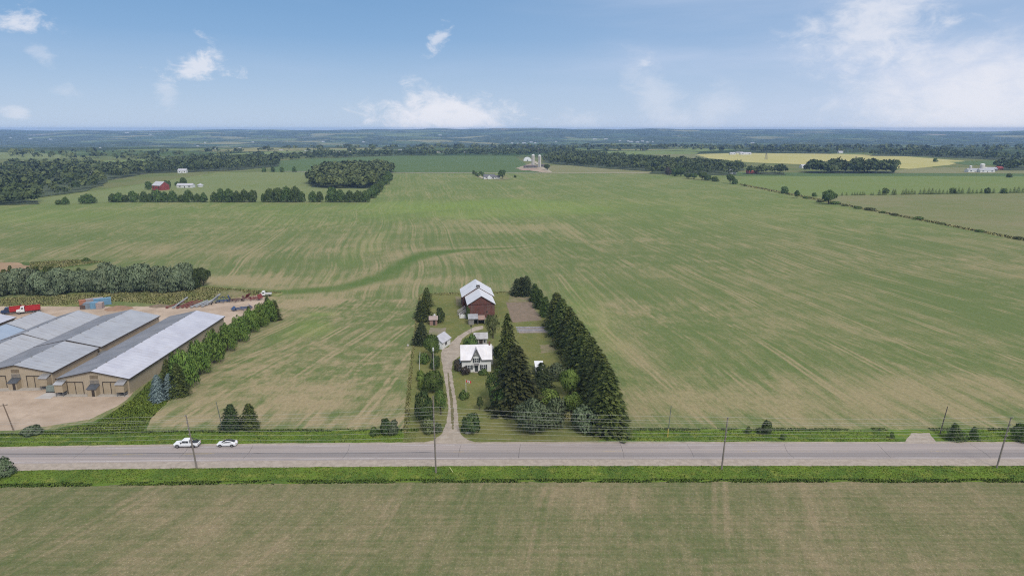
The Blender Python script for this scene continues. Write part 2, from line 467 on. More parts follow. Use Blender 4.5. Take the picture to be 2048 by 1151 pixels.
def sheet(name, pts, z, m, step=None, jit=0.0, px=True, seed=1, kind='structure'):
    # everything laid out this way lies on the level part of the land
    """flat irregular sheet from pixel outlines (px) or world points"""
    P = [G(*p) for p in pts] if px else [Vector((p[0], p[1], 0)) for p in pts]
    rng = random.Random(seed)
    if step: P = [p + Vector((rng.uniform(-jit, jit), rng.uniform(-jit, jit), 0)) for p in resample(P, step)]
    import bmesh
    bm = bmesh.new(); vs = [bm.verts.new((p.x, p.y, z)) for p in P]
    es = [bm.edges.new((vs[i], vs[(i + 1) % len(vs)])) for i in range(len(vs))]
    bmesh.ops.triangle_fill(bm, use_beauty=True, use_dissolve=False, edges=es, normal=(0, 0, 1))
    bmesh.ops.recalc_face_normals(bm, faces=bm.faces)
    for f in bm.faces:
        if f.normal.z < 0: f.normal_flip()
    me = bpy.data.meshes.new(name); bm.to_mesh(me); bm.free(); me.materials.append(m)
    return tag(link(name, me), kind=kind)


def ribbon(name, pts, z, m, jit=0.0, step=2.0, seed=3, kind='structure'):
    """pts: (x, y, width) world; smooth strip"""
    rng = random.Random(seed); P = []
    for a, b in zip(pts, pts[1:]):
        k = max(1, int(math.hypot(b[0] - a[0], b[1] - a[1]) / step))
        P += [tuple(a[i] + (b[i] - a[i]) * j / k for i in range(3)) for j in range(k)]
    P.append(pts[-1])
    A = np.array(P)
    for _ in range(3): A[1:-1] = (A[:-2] + 2 * A[1:-1] + A[2:]) / 4
    d = np.gradient(A[:, :2], axis=0); d /= np.linalg.norm(d, axis=1)[:, None] + 1e-9
    nrm = np.stack([-d[:, 1], d[:, 0]], 1); V = []
    for i in range(len(A)):
        for s in (1, -1):
            q = A[i, :2] + nrm[i] * s * (A[i, 2] / 2 + rng.uniform(-jit, jit)); V.append((q[0], q[1], z))
    Fq = np.array([[2 * i + 1, 2 * i + 3, 2 * i + 2, 2 * i] for i in range(len(A) - 1)])
    me = np_mesh(name, np.array(V), Fq, [m])
    return tag(link(name, me), kind=kind)


def seg_dist(X, Y, pts):
    D = np.full(X.shape, 1e9); Tm = np.zeros(X.shape)
    n = len(pts) - 1
    for i in range(n):
        ax, ay = pts[i][:2]; bx, by = pts[i + 1][:2]; dx, dy = bx - ax, by - ay
        t = np.clip(((X - ax) * dx + (Y - ay) * dy) / (dx * dx + dy * dy), 0, 1)
        d = np.hypot(X - ax - t * dx, Y - ay - t * dy); k = d < D
        D = np.where(k, d, D); Tm = np.where(k, (i + t) / n, Tm)
    return D, Tm


def wob(X, Y, s, seed=0):
    return (np.sin(X / s + seed) * np.sin(Y / s * 1.3 + seed * 2) + .6 * np.sin(X / s * 2.3 + Y / s * 1.1 + seed * 3) + .4 * np.sin(X / s * 4.1 - Y / s * 3.7 + seed)) / 2


def el_mask(X, Y, px, py, rx, ry, soft=.6, seed=0):
    c = G(px, py); q = np.hypot((X - c.x) / rx, (Y - c.y) / ry) + .35 * wob(X, Y, min(rx, ry) * .5, seed)
    return 1 - sst(1 - soft, 1 + .1, q)


M_FIELD = field_mat('young crop, sown in rows', (.122, .160, .055), (.280, .238, .128), R(9), tan_bias=-.16, streak=.85, grain=1.4)
M_LEFT = field_mat('young crop beside the farmstead', (.122, .158, .055), (.300, .245, .14), R(-10), tan_bias=-.06, tram=13.0, curve=14.0, streak=1.1, hz=.4)
M_FORE = field_mat('sprouting crop across the road', (.108, .130, .050), (.250, .200, .118), R(-17), tan_bias=.02, tram=17.0, attr=False, streak=.36, grain=1.7, tamt=.45, hz=.85, rows=.35, straw=.55, big=.022, curve=10)


def grid_field(name, x0, x1, y0, y1, st, z, m, inside=None):
    xs = np.arange(x0, x1 + st, st); ys = [y0]
    while ys[-1] < y1: ys.append(ys[-1] + st * max(1, ys[-1] / 420))
    ys = np.array(ys); X, Y = np.meshgrid(xs, ys)
    lush = np.zeros(X.shape); bare = np.zeros(X.shape)
    ww = [G(*p) for p in ((300, 578), (420, 577), (560, 585), (680, 576), (770, 552), (815, 522), (850, 508), (910, 501), (1020, 496), (1090, 489))]
    D, T = seg_dist(X, Y, ww); wd = np.interp(T, [0, .3, .55, .7, .85, 1], [6, 6, 7.5, 8.5, 3.5, .8]) * (1 + .25 * wob(X, Y, 17, 2))
    swale = .92 * (1 - sst(wd * .4, wd * 1.5, D))
    bare = np.maximum(bare, .5 * (1 - sst(wd, wd * 4, D)) * (T > .1))
    for e in ((960, 412, 330, 110, .95), (900, 428, 150, 60, .8), (1180, 405, 200, 60, .55), (620, 440, 90, 60, .35), (100, 432, 150, 110, .5), (330, 420, 120, 60, .4), (760, 470, 18, 190, .25)):
        lush = np.maximum(lush, e[4] * el_mask(X, Y, *e[:4], soft=.9, seed=e[0]))
    lush = np.maximum(lush, .38 * sst(380, 700, Y))
    for e in ((490, 560, 45, 18, .9), (600, 560, 30, 16, .6), (640, 600, 22, 14, .95), (570, 608, 16, 9, .8), (1330, 790, 20, 12, .75), (1420, 800, 60, 22, .5), (1780, 800, 80, 30, .55), (880, 560, 40, 16, .55), (740, 545, 40, 20, .4),
              (620, 800, 45, 20, .45), (1290, 720, 12, 40, .3), (1230, 620, 26, 30, .4), (480, 500, 160, 40, .35), (1000, 455, 140, 40, .35), (430, 838, 30, 6, .7), (700, 840, 40, 6, .6)):
        bare = np.maximum(bare, e[4] * el_mask(X, Y, *e[:4], soft=.95, seed=e[0]))
    # stale green where drill passes miss, and greener strip beside the spruce row
    lush = np.maximum(lush, .35 * el_mask(X, Y, 1180, 640, 14, 90, .95, 4))
    lush = np.maximum(lush, .5 * el_mask(X, Y, 615, 655, 14, 22, .95, 9)); lush = np.maximum(lush, .55 * el_mask(X, Y, 640, 628, 12, 5, .9, 5))
    V = np.stack([X.ravel(), Y.ravel(), np.full(X.size, z)], 1); nx, ny = X.shape[1], X.shape[0]
    i = (np.arange(ny - 1)[:, None] * nx + np.arange(nx - 1)[None, :]).ravel()
    Fq = np.stack([i, i + 1, i + nx + 1, i + nx], 1)
    if inside is not None:
        c = V[Fq].mean(1); Fq = Fq[inside(c[:, 0], c[:, 1])]
    me = np_mesh(name, V, Fq, [m], attrs={'lush': lush.ravel(), 'swale': swale.ravel(), 'bare': bare.ravel()})
    return tag(link(name, me), kind='structure')


def in_poly(px, py, poly):
    c = np.zeros(px.shape, bool); n = len(poly)
    for i in range(n):
        x1, y1 = poly[i][:2]; x2, y2 = poly[(i + 1) % n][:2]
        k = ((y1 > py) != (y2 > py)) & (px < (x2 - x1) * (py - y1) / (y2 - y1 + 1e-12) + x1); c ^= k
    return c


def RO(x):      # the road bends very slightly towards the camera at its west end
    t = np.clip((-np.asarray(x, float) + 20) / 100, 0, 4); return -1.3 * np.minimum(t * t, 3)


def strip(name, ya, yb, z, m, x0=-420, x1=420, st=4, jit=0.0, seed=1):
    rng = np.random.RandomState(seed); xs = np.arange(x0, x1 + 1, st, dtype=float)
    a = ya + RO(xs) + rng.uniform(-jit, jit, len(xs)); b = yb + RO(xs) + rng.uniform(-jit, jit, len(xs))
    V = np.concatenate([np.stack([xs, a, np.full(len(xs), z)], 1), np.stack([xs, b, np.full(len(xs), z)], 1)]); k = len(xs)
    i = np.arange(k - 1)
    return tag(link(name, np_mesh(name, V, np.stack([i, i + 1, i + k + 1, i + k], 1), [m])), kind='structure')


grid_field('crop_field', -520, 900, 152, 1215, 4.0, .010, M_FIELD)
LEFT_POLY = [G(*p) for p in ((280, 850), (806, 866), (838, 588), (640, 582), (558, 592), (548, 626), (355, 795))]
grid_field('side_field', -110, -20, 150, 300, 1.0, .016, M_LEFT, inside=lambda x, y: in_poly(x, y, LEFT_POLY))
strip('front_field', 30, 136.2, .010, M_FORE, st=6)

M_VERGE = turf_mat('roadside grass', (.125, .192, .028), (.066, .120, .024), (.215, .240, .05), s=.10, fine=.9)
M_LAWN = turf_mat('mown lawn', (.165, .165, .056), (.125, .148, .046), (.21, .195, .08), s=.12)
M_ROUGH = turf_mat('rough grass', (.10, .125, .04), (.065, .10, .03), (.21, .20, .10), s=.10)
M_GRAVEL = mat('packed gravel', (.47, .37, .28), (.36, .275, .20), .08, .95, bump=.3, obj=False, dirt=((.30, .225, .16), .6, .25))
M_SHOULDER = mat('gravel shoulder', (.40, .34, .28), (.32, .27, .22), .8, .95, bump=.3, obj=False)
M_DRIVE = mat('driveway gravel', (.40, .34, .275), (.31, .26, .205), .5, .95, bump=.3, obj=False)


def asphalt():
    m = bpy.data.materials.new('worn asphalt'); m.use_nodes = True
    n = NT(m.node_tree); p = pos_nodes(n)
    y = n('ShaderNodeSeparateXYZ', {0: p}).outputs[1]
    st = n.noise(n.mapping(p, (0, 0, 0), (.012, 1.1, 1)), 1.0, 3.0)
    col = n.mix(n.ss(st, .35, .65), (.37, .318, .29), (.29, .252, .236))
    col = n.mix(n.m('MULTIPLY', n.ss(n.noise(p, .12, 4.0), .55, .7), .5), col, (.36, .32, .30))
    lane = n.m('MULTIPLY', n.ss(y, 146.9, 147.3), n.m('SUBTRACT', 1.0, n.ss(y, 149.3, 149.8)))
    lane = n.m('MULTIPLY', lane, n.m('ADD', .35, n.m('MULTIPLY', n.noise(n.mapping(p, (0, 0, 0), (.03, .4, 1)), 1.0, 3.0), .5)))
    col = n.mix(lane, col, (.20, .185, .182))
    g = n.noise(p, 3.0, 4.0, .7)
    hv = n('ShaderNodeHueSaturation', {'Color': col, 'Value': n.m('ADD', .85, n.m('MULTIPLY', g, .3))})
    bs = n('ShaderNodeBsdfPrincipled', {'Base Color': hv.outputs[0], 'Roughness': .85, 'Specular IOR Level': .25})
    n('ShaderNodeOutputMaterial', {0: bs.outputs[0]})
    return m


M_ASPH = asphalt()
strip('roadside_bank', 155.0, 162.6, .020, M_VERGE, jit=.35, seed=5, st=2)
strip('roadside_ditch', 135.6, 143.4, .020, M_VERGE, jit=.3, seed=6, st=2)
strip('road_shoulder', 142.9, 155.2, .030, M_SHOULDER, jit=.15, seed=7, st=2)
strip('road', 146.1, 154.3, .040, M_ASPH)


def paint(name, c, th=.5):
    m = bpy.data.materials.new(name); m.use_nodes = True
    n = NT(m.node_tree); p = pos_nodes(n)
    k = n.ss(n.m('ADD', n.m('MULTIPLY', n.noise(n.mapping(p, (0, 0, 0), (.06, 1, 1)), 1.0, 3.0), .75), n.m('MULTIPLY', n.noise(p, 1.6, 4.0, .7), .35)), th, th + .12)
    bs = n('ShaderNodeBsdfPrincipled', {'Base Color': n.mix(k, (.27, .25, .245), c), 'Roughness': .8})
    n('ShaderNodeOutputMaterial', {0: bs.outputs[0]})
    return m


strip('lane_marking', 146.75, 146.90, .046, paint('worn white line', (.55, .53, .52), .48))
strip('lane_marking', 153.45, 153.58, .046, paint('worn white line', (.55, .53, .52), .5))
strip('lane_marking', 149.92, 150.10, .046, paint('worn yellow line', (.52, .38, .12), .56))
tarx = [(-190, 148.3), (-110, 148.6), (-90, 148.9), (-71, 149.4), (-50, 148.9), (-38, 149.0), (-26, 149.4), (-19, 149.7)]
ribbon('road_crack', [(x, y, .13) for x, y in tarx], .047, mat('tar seal', (.07, .065, .065), obj=False), jit=.04)
rng0 = random.Random(3)
for i in range(11):
    x = -100 + i * 21 + rng0.uniform(-5, 5)
    ribbon('road_crack', [(x, 146.6, .05), (x + rng0.uniform(-.6, .6), 149.5, .06), (x + rng0.uniform(-.8, .8), 153.9, .05)], .048 + .0004 * i, MATS['tar seal'], jit=.02, step=1.0, seed=i)

# --- farmstead ground
sheet('lawn', [(806, 884), (812, 800), (822, 700), (838, 588), (925, 586), (1060, 582), (1085, 590), (1120, 640), (1236, 862), (1190, 886)], .024, M_LAWN, step=3, jit=.25)
sheet('driveway', [(838, 885.5), (868, 880), (884, 866), (893, 845), (897, 820), (893, 780), (886, 740), (882, 712), (884, 697), (897, 694), (903, 684), (916, 672), (938, 659), (950, 653), (966, 651),
                   (967, 657), (952, 661), (936, 668), (925, 677), (919, 688), (921, 697), (919, 712), (906, 722), (903, 740), (909, 778), (915, 820), (917, 850), (922, 868), (935, 879), (958, 885.5)], .032, M_DRIVE, step=1.2, jit=.12)
ribbon('grass_strip', [(*G(905.5, 858)[:2], .5), (*G(905, 830)[:2], .75), (*G(903, 800)[:2], .7), (*G(899, 770)[:2], .6), (*G(896, 745)[:2], .3)], .036, turf_mat('driveway grass strip', (.14, .13, .06), (.2, .17, .1), (.1, .11, .04)), jit=.15, step=.8)
M_SOIL = mat('tilled soil', (.235, .175, .125), (.18, .14, .095), .5, .95, bump=.4, obj=False)
sheet('garden_bed', [(1012, 604), (1062, 603), (1080, 640), (1024, 645)], .030, M_SOIL, step=1.5, jit=.15)
sheet('garden_bed', [(1034, 653), (1086, 652), (1094, 665), (1038, 666)], .030, mat('mulched bed soil', (.27, .21, .165), (.19, .16, .13), .4, .95, obj=False), step=1.5, jit=.15)
sheet('worn_ground', [(1080, 690), (1112, 687), (1120, 702), (1082, 706)], .029, mat('worn turf', (.24, .19, .12), (.15, .15, .06), .25, .95, obj=False), step=1.2, jit=.3)
sheet('worn_ground', [(860, 655), (892, 655), (891, 668), (856, 668)], .029, mat('gravel pad', (.24, .20, .15), (.17, .165, .08), .25, .95, obj=False), step=1.2, jit=.3)
sheet('worn_ground', [(911, 592), (924, 594), (924, 612), (912, 610)], .029, MATS['worn turf'], step=1.2, jit=.3)
sheet('worn_ground', [(1020, 590), (1066, 588), (1066, 600), (1084, 640), (1079, 640), (1060, 602), (1016, 603)], .028, MATS['worn turf'], step=1.2, jit=.3)
sheet('field_entrance', [(1808, 884.5), (1822, 866), (1858, 865), (1874, 884.5)], .034, M_SHOULDER, step=1, jit=.15)

# --- barn yard ground
sheet('yard', [(-220, 868), (0, 862), (90, 852), (180, 838), (235, 812), (262, 790), (270, 770), (470, 640), (540, 598), (520, 590), (440, 602), (360, 612), (130, 613), (0, 610), (-220, 620)], .022, M_GRAVEL, step=3, jit=.4)
sheet('rough_grass', [(-60, 870), (90, 860), (190, 842), (245, 815), (275, 795), (330, 760), (350, 790), (300, 835), (292, 870)], .026, turf_mat('weedy bank', (.085, .135, .028), (.06, .10, .028), (.17, .18, .06)), step=2, jit=.5)
sheet('rough_grass', [(300, 757), (480, 634), (548, 598), (556, 610), (420, 720), (345, 792)], .026, M_ROUGH, step=2, jit=.4)
sheet('rough_grass', [(-220, 598), (0, 595), (130, 588), (300, 578), (420, 572), (570, 584), (556, 594), (500, 588), (440, 600), (340, 611), (240, 602), (130, 612), (0, 612), (-220, 622)], .027, turf_mat('weeds and wild grass', (.17, .19, .06), (.11, .14, .045), (.36, .32, .15), s=.07), step=3, jit=.6)
sheet('rough_grass', [(-220, 522), (60, 524), (150, 518), (215, 522), (180, 530), (60, 545), (-220, 560)], .014, turf_mat('weed bank', (.085, .13, .035), (.07, .11, .03), (.15, .16, .06), s=.07), step=5, jit=1.2)
sheet('bare_soil', [(-220, 524), (40, 524), (62, 534), (40, 544), (-220, 552)], .018, mat('ochre soil', (.36, .24, .14), (.28, .19, .11), .05, .95, obj=False), step=5, jit=1.2)
ribbon('track', [(*G(-60, 612)[:2], 3), (*G(60, 606)[:2], 3), (*G(105, 601)[:2], 3), (*G(128, 604)[:2], 3), (*G(110, 608)[:2], 2.5)], .031, M_DRIVE, jit=.3)

# --- middle distance fields
def plain(name, c1, c2, s=.01, rot=R(4)):
    return field_mat(name, c1, c2, rot, attr=False, streak=.7, curve=10, tram=28, grain=.4, big=s, tamt=.4)


M_SOY = plain('soybean field', (.088, .140, .048), (.10, .15, .054)); M_HAY = plain('hay field', (.165, .205, .075), (.20, .22, .095))
M_GRN = plain('green field', (.150, .205, .058), (.18, .215, .075)); M_TANF = plain('thin crop field', (.160, .185, .07), (.225, .205, .11), rot=R(40))
M_YEL = plain('ripening field', (.40, .37, .13), (.47, .42, .18)); M_PAST = plain('pasture', (.19, .20, .085), (.24, .22, .12))
M_PALE = plain('pale stubble', (.42, .38, .30), (.34, .31, .24))
far_fields = [
    ('hay_field', [(-100, 412), (75, 408), (215, 404), (740, 402), (760, 380), (800, 345), (560, 343), (470, 346), (330, 362), (190, 385), (60, 400), (-100, 402)], M_HAY),
    ('soybean_field', [(540, 344), (795, 346.5), (1090, 346.5), (1060, 335), (1030, 312), (800, 311.5), (600, 318), (555, 322)], M_SOY),
    ('green_field', [(1472, 366), (1500, 350), (2400, 352), (2400, 385), (2048, 386), (1690, 390), (1612, 393), (1560, 382)], M_GRN),
    ('thin_field', [(1618, 398), (1690, 391), (2048, 387), (2400, 386), (2600, 560), (2048, 481)], M_TANF),
    ('soybean_field', [(1290, 338), (1500, 345), (2400, 349), (2400, 353), (1480, 352), (1300, 347)], M_SOY),
    ('pasture_field', [(1060, 333), (1130, 330), (1320, 342), (1300, 347), (1095, 347)], M_PAST),
    ('pasture_field', [(1840, 335), (2400, 338), (2400, 348), (1750, 346)], M_PAST),
    ('ripening_field', [(1388, 308.5), (1480, 306), (1680, 308), (1800, 312), (1930, 322), (1900, 330), (1820, 338), (1640, 330), (1500, 325), (1400, 315)], M_YEL),
    ('soybean_field', [(1900, 324), (2000, 321), (2400, 324), (2400, 333), (1930, 330)], M_SOY),
    ('green_field', [(1180, 303), (1320, 301), (1400, 304), (1390, 309), (1260, 310)], M_GRN),
    ('pale_field', [(575, 306), (650, 303), (735, 302.8), (735, 304.8), (640, 306.5)], M_PALE), ('pale_field', [(775, 305), (860, 302.8), (1010, 302.5), (960, 304.5), (850, 306)], M_PALE),
    ('hay_field', [(-80, 318), (-80, 306), (60, 304), (125, 310), (120, 318)], M_HAY), ('green_field', [(105, 327), (300, 317), (470, 307), (560, 302), (640, 302), (570, 306), (470, 314), (300, 324)], M_GRN),
    ('hay_field', [(590, 299.5), (760, 298), (800, 300), (640, 302)], M_HAY), ('green_field', [(1310, 300), (1400, 297), (1480, 299), (1400, 303)], M_GRN),
    ('pasture_field', [(1300, 309), (1390, 308), (1420, 318), (1330, 316)], MATS.get('x') or M_TANF),
]
for i, (nm, pl, m) in enumerate(far_fields):
    sheet(nm, pl, .05 + .02 * i, m, step=18, jit=2.0)
for i, (pl, wd) in enumerate([([(560, 343), (800, 345.5), (1090, 346.5), (1300, 346)], 9), ([(1060, 318), (1080, 330), (1100, 345)], 9), ([(215, 360), (255, 352), (290, 347)], 12)]):
    ribbon('farm_track', [(*G(*p)[:2], wd) for p in pl], .30 + .02 * i, mat('pale track', (.42, .36, .27), (.36, .32, .22), .05, .95, obj=False), jit=.8, step=15)
sheet('bare_soil', [(1030, 337), (1065, 326), (1100, 345), (1085, 345)], .33, mat('farmyard dirt', (.38, .30, .21), (.30, .25, .17), .05, .95, obj=False), step=8, jit=1.5)
sheet('bare_soil', [(955, 354), (1010, 350), (1020, 358), (1000, 361)], .33, M_PAST, step=8, jit=1.5)

# ------------------------------------------------------------------ vegetation
def quads(C, N, rng, size, asp=1.0, wild=.6, shade=None):
    """leaf clumps: quads at C whose faces look roughly along N. returns V, F, normals"""
    k = len(C)
    nn_ = N + rng.normal(0, wild, (k, 3)); nn_ /= np.linalg.norm(nn_, axis=1)[:, None] + 1e-9
    t = np.cross(nn_, rng.normal(0, 1, (k, 3))); t /= np.linalg.norm(t, axis=1)[:, None] + 1e-9
    b = np.cross(nn_, t)
    s = (size * rng.uniform(.6, 1.35, k))[:, None] * .5
    P = [C + t * s * rng.uniform(.7, 1.2, (k, 1)) * asp, C + b * s, C - t * s * asp, C - b * s * rng.uniform(.7, 1.2, (k, 1))]
    V = np.stack(P, 1).reshape(-1, 3)
    g = np.cross(P[1] - P[0], P[2] - P[0]); flip = (g * N).sum(1) < 0
    idx = np.arange(4 * k).reshape(k, 4); idx[flip] = idx[flip][:, ::-1]
    shn = N * .75 + nn_ * .35; shn /= np.linalg.norm(shn, axis=1)[:, None] + 1e-9
    return V, idx, np.repeat(shn, 4, 0)


def decid_mesh(seed, n, leaf, lobes=9, flat=.62, zc=.58, lowskirt=0.0, egg=False):
    """crown of many leaf clumps over several lobes; unit height, unit radius"""
    rng = np.random.RandomState(seed)
    L = []
    for i in range(lobes):
        u = rng.normal(0, 1, 3); u /= np.linalg.norm(u); rr = rng.uniform(.45, .72)
        c = np.array([u[0] * rr, u[1] * rr, zc + u[2] * (1 - zc) * .62]); L.append((c, rng.uniform(.30, .48)))
    L.append((np.array([0, 0, .80]), .34)); L.append((np.array([0, 0, zc]), .62))
    if egg:
        L = [(np.array([0, 0, .90]), .17), (np.array([0, 0, .78]), .27), (np.array([0, 0, .35]), .5), (np.array([0, 0, .58]), .42)]
        for i in range(22):
            a = i * 2.4; z = .12 + .70 * (i + rng.rand()) / 22; rr = (.66 if z < .45 else .66 * (1 - (z - .45) / .62)) * rng.uniform(.85, 1.1)
            L.append((np.array([rr * math.cos(a), rr * math.sin(a), z]), rng.uniform(.24, .36) * (1.1 - .4 * z)))
    if lowskirt:
        for i in range(6):
            a = rng.uniform(0, 6.28); L.append((np.array([.55 * math.cos(a), .55 * math.sin(a), rng.uniform(.16, .3)]), rng.uniform(.3, .42)))
    vs = (1 - zc) * 1.05            # vertical radius scale of a unit sphere
    C = []; N = []
    wts = np.array([r * r for _, r in L]); pick = rng.choice(len(L), n * 2, p=wts / wts.sum())
    for i, k in enumerate(pick):
        c, r = L[k]; u = rng.normal(0, 1, 3); u /= np.linalg.norm(u)
        if u[2] < -.35 and rng.rand() < .6: u[2] *= -1
        rad = r * (rng.uniform(.72, 1.04) if rng.rand() < .85 else rng.uniform(.3, .8)) * (1 + .13 * math.sin(u[0] * 7 + k) * math.sin(u[1] * 8 + 2 * k))
        p = c + u * rad * np.array([1, 1, vs * 1.25])
        deep = 0
        for j, (c2, r2) in enumerate(L):
            if j != k and np.linalg.norm((p - c2) / np.array([1, 1, vs * 1.25])) < r2 * .70: deep = 1; break
        if deep or p[2] < .05: continue
        C.append(p); nn_ = u * .7 + (p - np.array([0, 0, zc * .8])) * np.array([1, 1, 1.4]) * .6 + np.array([0, 0, .25]); N.append(nn_ / np.linalg.norm(nn_))
        if len(C) >= n: break
    C = np.array(C); N = np.array(N)
    C[:, 2] = np.minimum(C[:, 2], 1.0)
    return quads(C, N, rng, leaf, 1.0, .6)


def scaleV(V, a, b):     # leaf squash helper: proportionally correct leaves after non-uniform scaling
    return V * np.array([a, a, b])


def conifer_mesh(seed, ratio, levels=46, dens=1.0, droop=.35, open_=0.0, prof=.85, bottom=.03):
    """real proportion: height 1, base radius ratio; branch whorls of drooping fronds"""
    rng = np.random.RandomState(seed); C = []; D = []; S = []
    for l in range(levels):
        t = bottom + (1 - bottom) * (l + rng.uniform(-.3, .3)) / levels
        t = min(max(t, bottom), .985)
        R_ = ratio * (1 - t) ** prof * (.6 + .4 * min(1, (t - bottom) * 9 + .45))
        nb_ = max(5, int((9 + 11 * (1 - t)) * dens)); a0 = rng.uniform(0, 6.28)
        for b in range(nb_):
            if rng.rand() < open_: continue
            a = a0 + 6.283 * b / nb_ + rng.normal(0, .12); ln = R_ * rng.uniform(.62, 1.15) * (1 + .16 * math.sin(3 * a + seed)); z0 = t + rng.normal(0, .006)
            ns = max(2, int(3 + 5 * ln / ratio))
            for s in range(ns):
                q = .30 + .70 * (s + rng.rand() * .8) / ns; rad = ln * q
                z = z0 - droop * ln * q * q + .10 * ln * q
                aa = a + rng.normal(0, .10 * q)
                C.append((rad * math.cos(aa), rad * math.sin(aa), max(z, .005))); D.append((math.cos(aa), math.sin(aa), -.35)); S.append(.9 + .5 * rng.rand())
    C = np.array(C); D = np.array(D); D /= np.linalg.norm(D, axis=1)[:, None]; S = np.array(S)[:, None]
    k = len(C); up = np.array([0, 0, 1.0])
    side = np.cross(D, up); side /= np.linalg.norm(side, axis=1)[:, None]
    side += rng.normal(0, .35, (k, 3)); ln_ = .036 * S; wd = .018 * S
    P = [C - D * ln_ * .3, C + side * wd, C + D * ln_, C - side * wd + np.array([0, 0, -.004])]
    V = np.stack(P, 1).reshape(-1, 3); idx = np.arange(4 * k).reshape(k, 4)
    N = D * .8 + np.array([0, 0, .75]); N /= np.linalg.norm(N, axis=1)[:, None]
    g = np.cross(P[1] - P[0], P[2] - P[0]); fl = (g * N).sum(1) < 0; idx[fl] = idx[fl][:, ::-1]
    N = N + rng.normal(0, .42, (k, 3)); N /= np.linalg.norm(N, axis=1)[:, None]
    V[:, :2] /= ratio
    return V, idx, np.repeat(N, 4, 0)


BARK = mat('bark', (.10, .08, .06), (.06, .05, .04), 3.0, .95)
LEAF = {
    'spruce': leaf_mat('spruce needles', (0.058, 0.089, 0.024), (0.193, 0.217, 0.056)),
    'pine': leaf_mat('pine needles', (0.043, 0.062, 0.025), (0.118, 0.136, 0.053)),
    'shaggy': leaf_mat('shaggy spruce needles', (0.050, 0.065, 0.022), (0.132, 0.140, 0.050)),
    'bluespruce': leaf_mat('blue spruce needles', (0.153, 0.212, 0.196), (0.323, 0.399, 0.374)),
    'cedar': leaf_mat('cedar foliage', (0.072, 0.124, 0.029), (0.169, 0.240, 0.060)),
    'maple': leaf_mat('maple leaves', (0.085, 0.156, 0.030), (0.225, 0.319, 0.068)),
    'green': leaf_mat('green leaves', (0.061, 0.112, 0.028), (0.157, 0.218, 0.057)),
    'dark': leaf_mat('dark leaves', (0.036, 0.066, 0.023), (0.112, 0.144, 0.047)),
    'willow': leaf_mat('willow leaves', (0.106, 0.143, 0.078), (0.277, 0.324, 0.189)),
    'lilac': leaf_mat('grey green leaves', (.075, .108, .050), (.19, .225, .125)),
    'bright': leaf_mat('light green leaves', (0.106, 0.169, 0.033), (0.225, 0.294, 0.070)),
    'olive': leaf_mat('olive leaves', (0.078, 0.098, 0.036), (0.180, 0.198, 0.079)),
    'purple': leaf_mat('bronze leaves', (0.05, 0.04, 0.032), (0.12, 0.1, 0.075)),
    'far': leaf_mat('hedgerow leaves', (0.043, 0.081, 0.025), (0.147, 0.200, 0.056)),
    'farpale': leaf_mat('pale hedgerow leaves', (0.05, 0.075, 0.034), (0.11, 0.14, 0.075)),
}
_cache = {}


def crown_mesh(shape, kind):
    k = (shape, kind)
    if k in _cache: return _cache[k]
    base = shape.rstrip('0123456789'); sd_ = int(shape[len(base):] or 0) * 13 + 5
    key = ('geo', shape)
    if key not in _cache:
        if base == 'round': g = decid_mesh(sd_, 3200, .075, 10)
        elif base == 'egg': g = decid_mesh(sd_, 3400, .075, zc=.5, egg=True)
        elif base == 'loose': g = decid_mesh(sd_, 1500, .085, 13)
        elif base == 'shrub': g = decid_mesh(sd_, 1500, .12, 8, zc=.48, lowskirt=1)
        elif base == 'mound': g = decid_mesh(sd_, 900, .15, 8, zc=.42, lowskirt=1)
        elif base == 'clump': g = decid_mesh(sd_, 3200, .085, 15, zc=.5, lowskirt=1)
        elif base == 'small': g = decid_mesh(sd_, 420, .20, 8, zc=.5, lowskirt=1)
        elif base == 'spruce': g = conifer_mesh(sd_, .30, 44, prof=.60)
        elif base == 'fir': g = conifer_mesh(sd_, .36, 40, prof=.5)
        elif base == 'column': g = conifer_mesh(sd_, .26, 40, prof=.5, droop=.1)
        elif base == 'tiny': g = conifer_mesh(sd_, .33, 16, .7)
        _cache[key] = g
    V, I, N = _cache[key]
    me = np_mesh('crown', V, I, [LEAF[kind]], normals=N); _cache[k] = me
    return me


def trunk_mesh(conifer):
    k = ('trunk', conifer)
    if k not in _cache:
        b = MB()
        if conifer: b.tube([(0, 0, -.01), (0, 0, .3), (0, 0, .95)], [.055, .04, .008], 7)
        else:
            b.tube([(0, 0, -.02), (.01, 0, .12), (0, .01, .32), (.01, 0, .6)], [.10, .07, .055, .02], 8)
            rr = random.Random(4)
            for i in range(6):
                a = i * 1.05 + rr.uniform(-.2, .2); z = .22 + .05 * i
                b.tube([(0, 0, z), (.28 * math.cos(a), .28 * math.sin(a), z + .14), (.55 * math.cos(a), .55 * math.sin(a), z + .24)], [.04, .025, .008], 6)
        o = b.build('trunk', BARK); _cache[k] = o.data; bpy.data.objects.remove(o)
    return _cache[k]


TREES = []


def tree(name, shape, kind, bx, by, ty, wpx, label, cat='tree', group=None, parts=True, world=None, h=None, wd=None, rz=None):
    if world is None:
        p = G(bx, by); hh = TOP(p.y, ty); ww = wpx * MPP(p.y, hh * .4) * .5
    if world is None:
        if shape.rstrip('0123456789') in ('spruce', 'fir'): ww *= 1.18
    else: p = Vector(world); hh = h; ww = wd / 2
    rz = (hash((round(p.x * 10), round(p.y * 10))) % 628) / 100 if rz is None else rz
    cm = crown_mesh(shape, kind)
    if not parts:
        o = link(name, cm, loc=p); o.scale = (ww, ww, hh); o.rotation_euler = (0, 0, rz); tag(o, label, cat, group); return o
    e = empty(name, p, rz, label, cat, group, (ww, ww, hh))
    link('crown', cm, e)
    link('trunk', trunk_mesh(shape.rstrip('0123456789') in ('spruce', 'fir', 'column', 'tiny')), e)
    return e


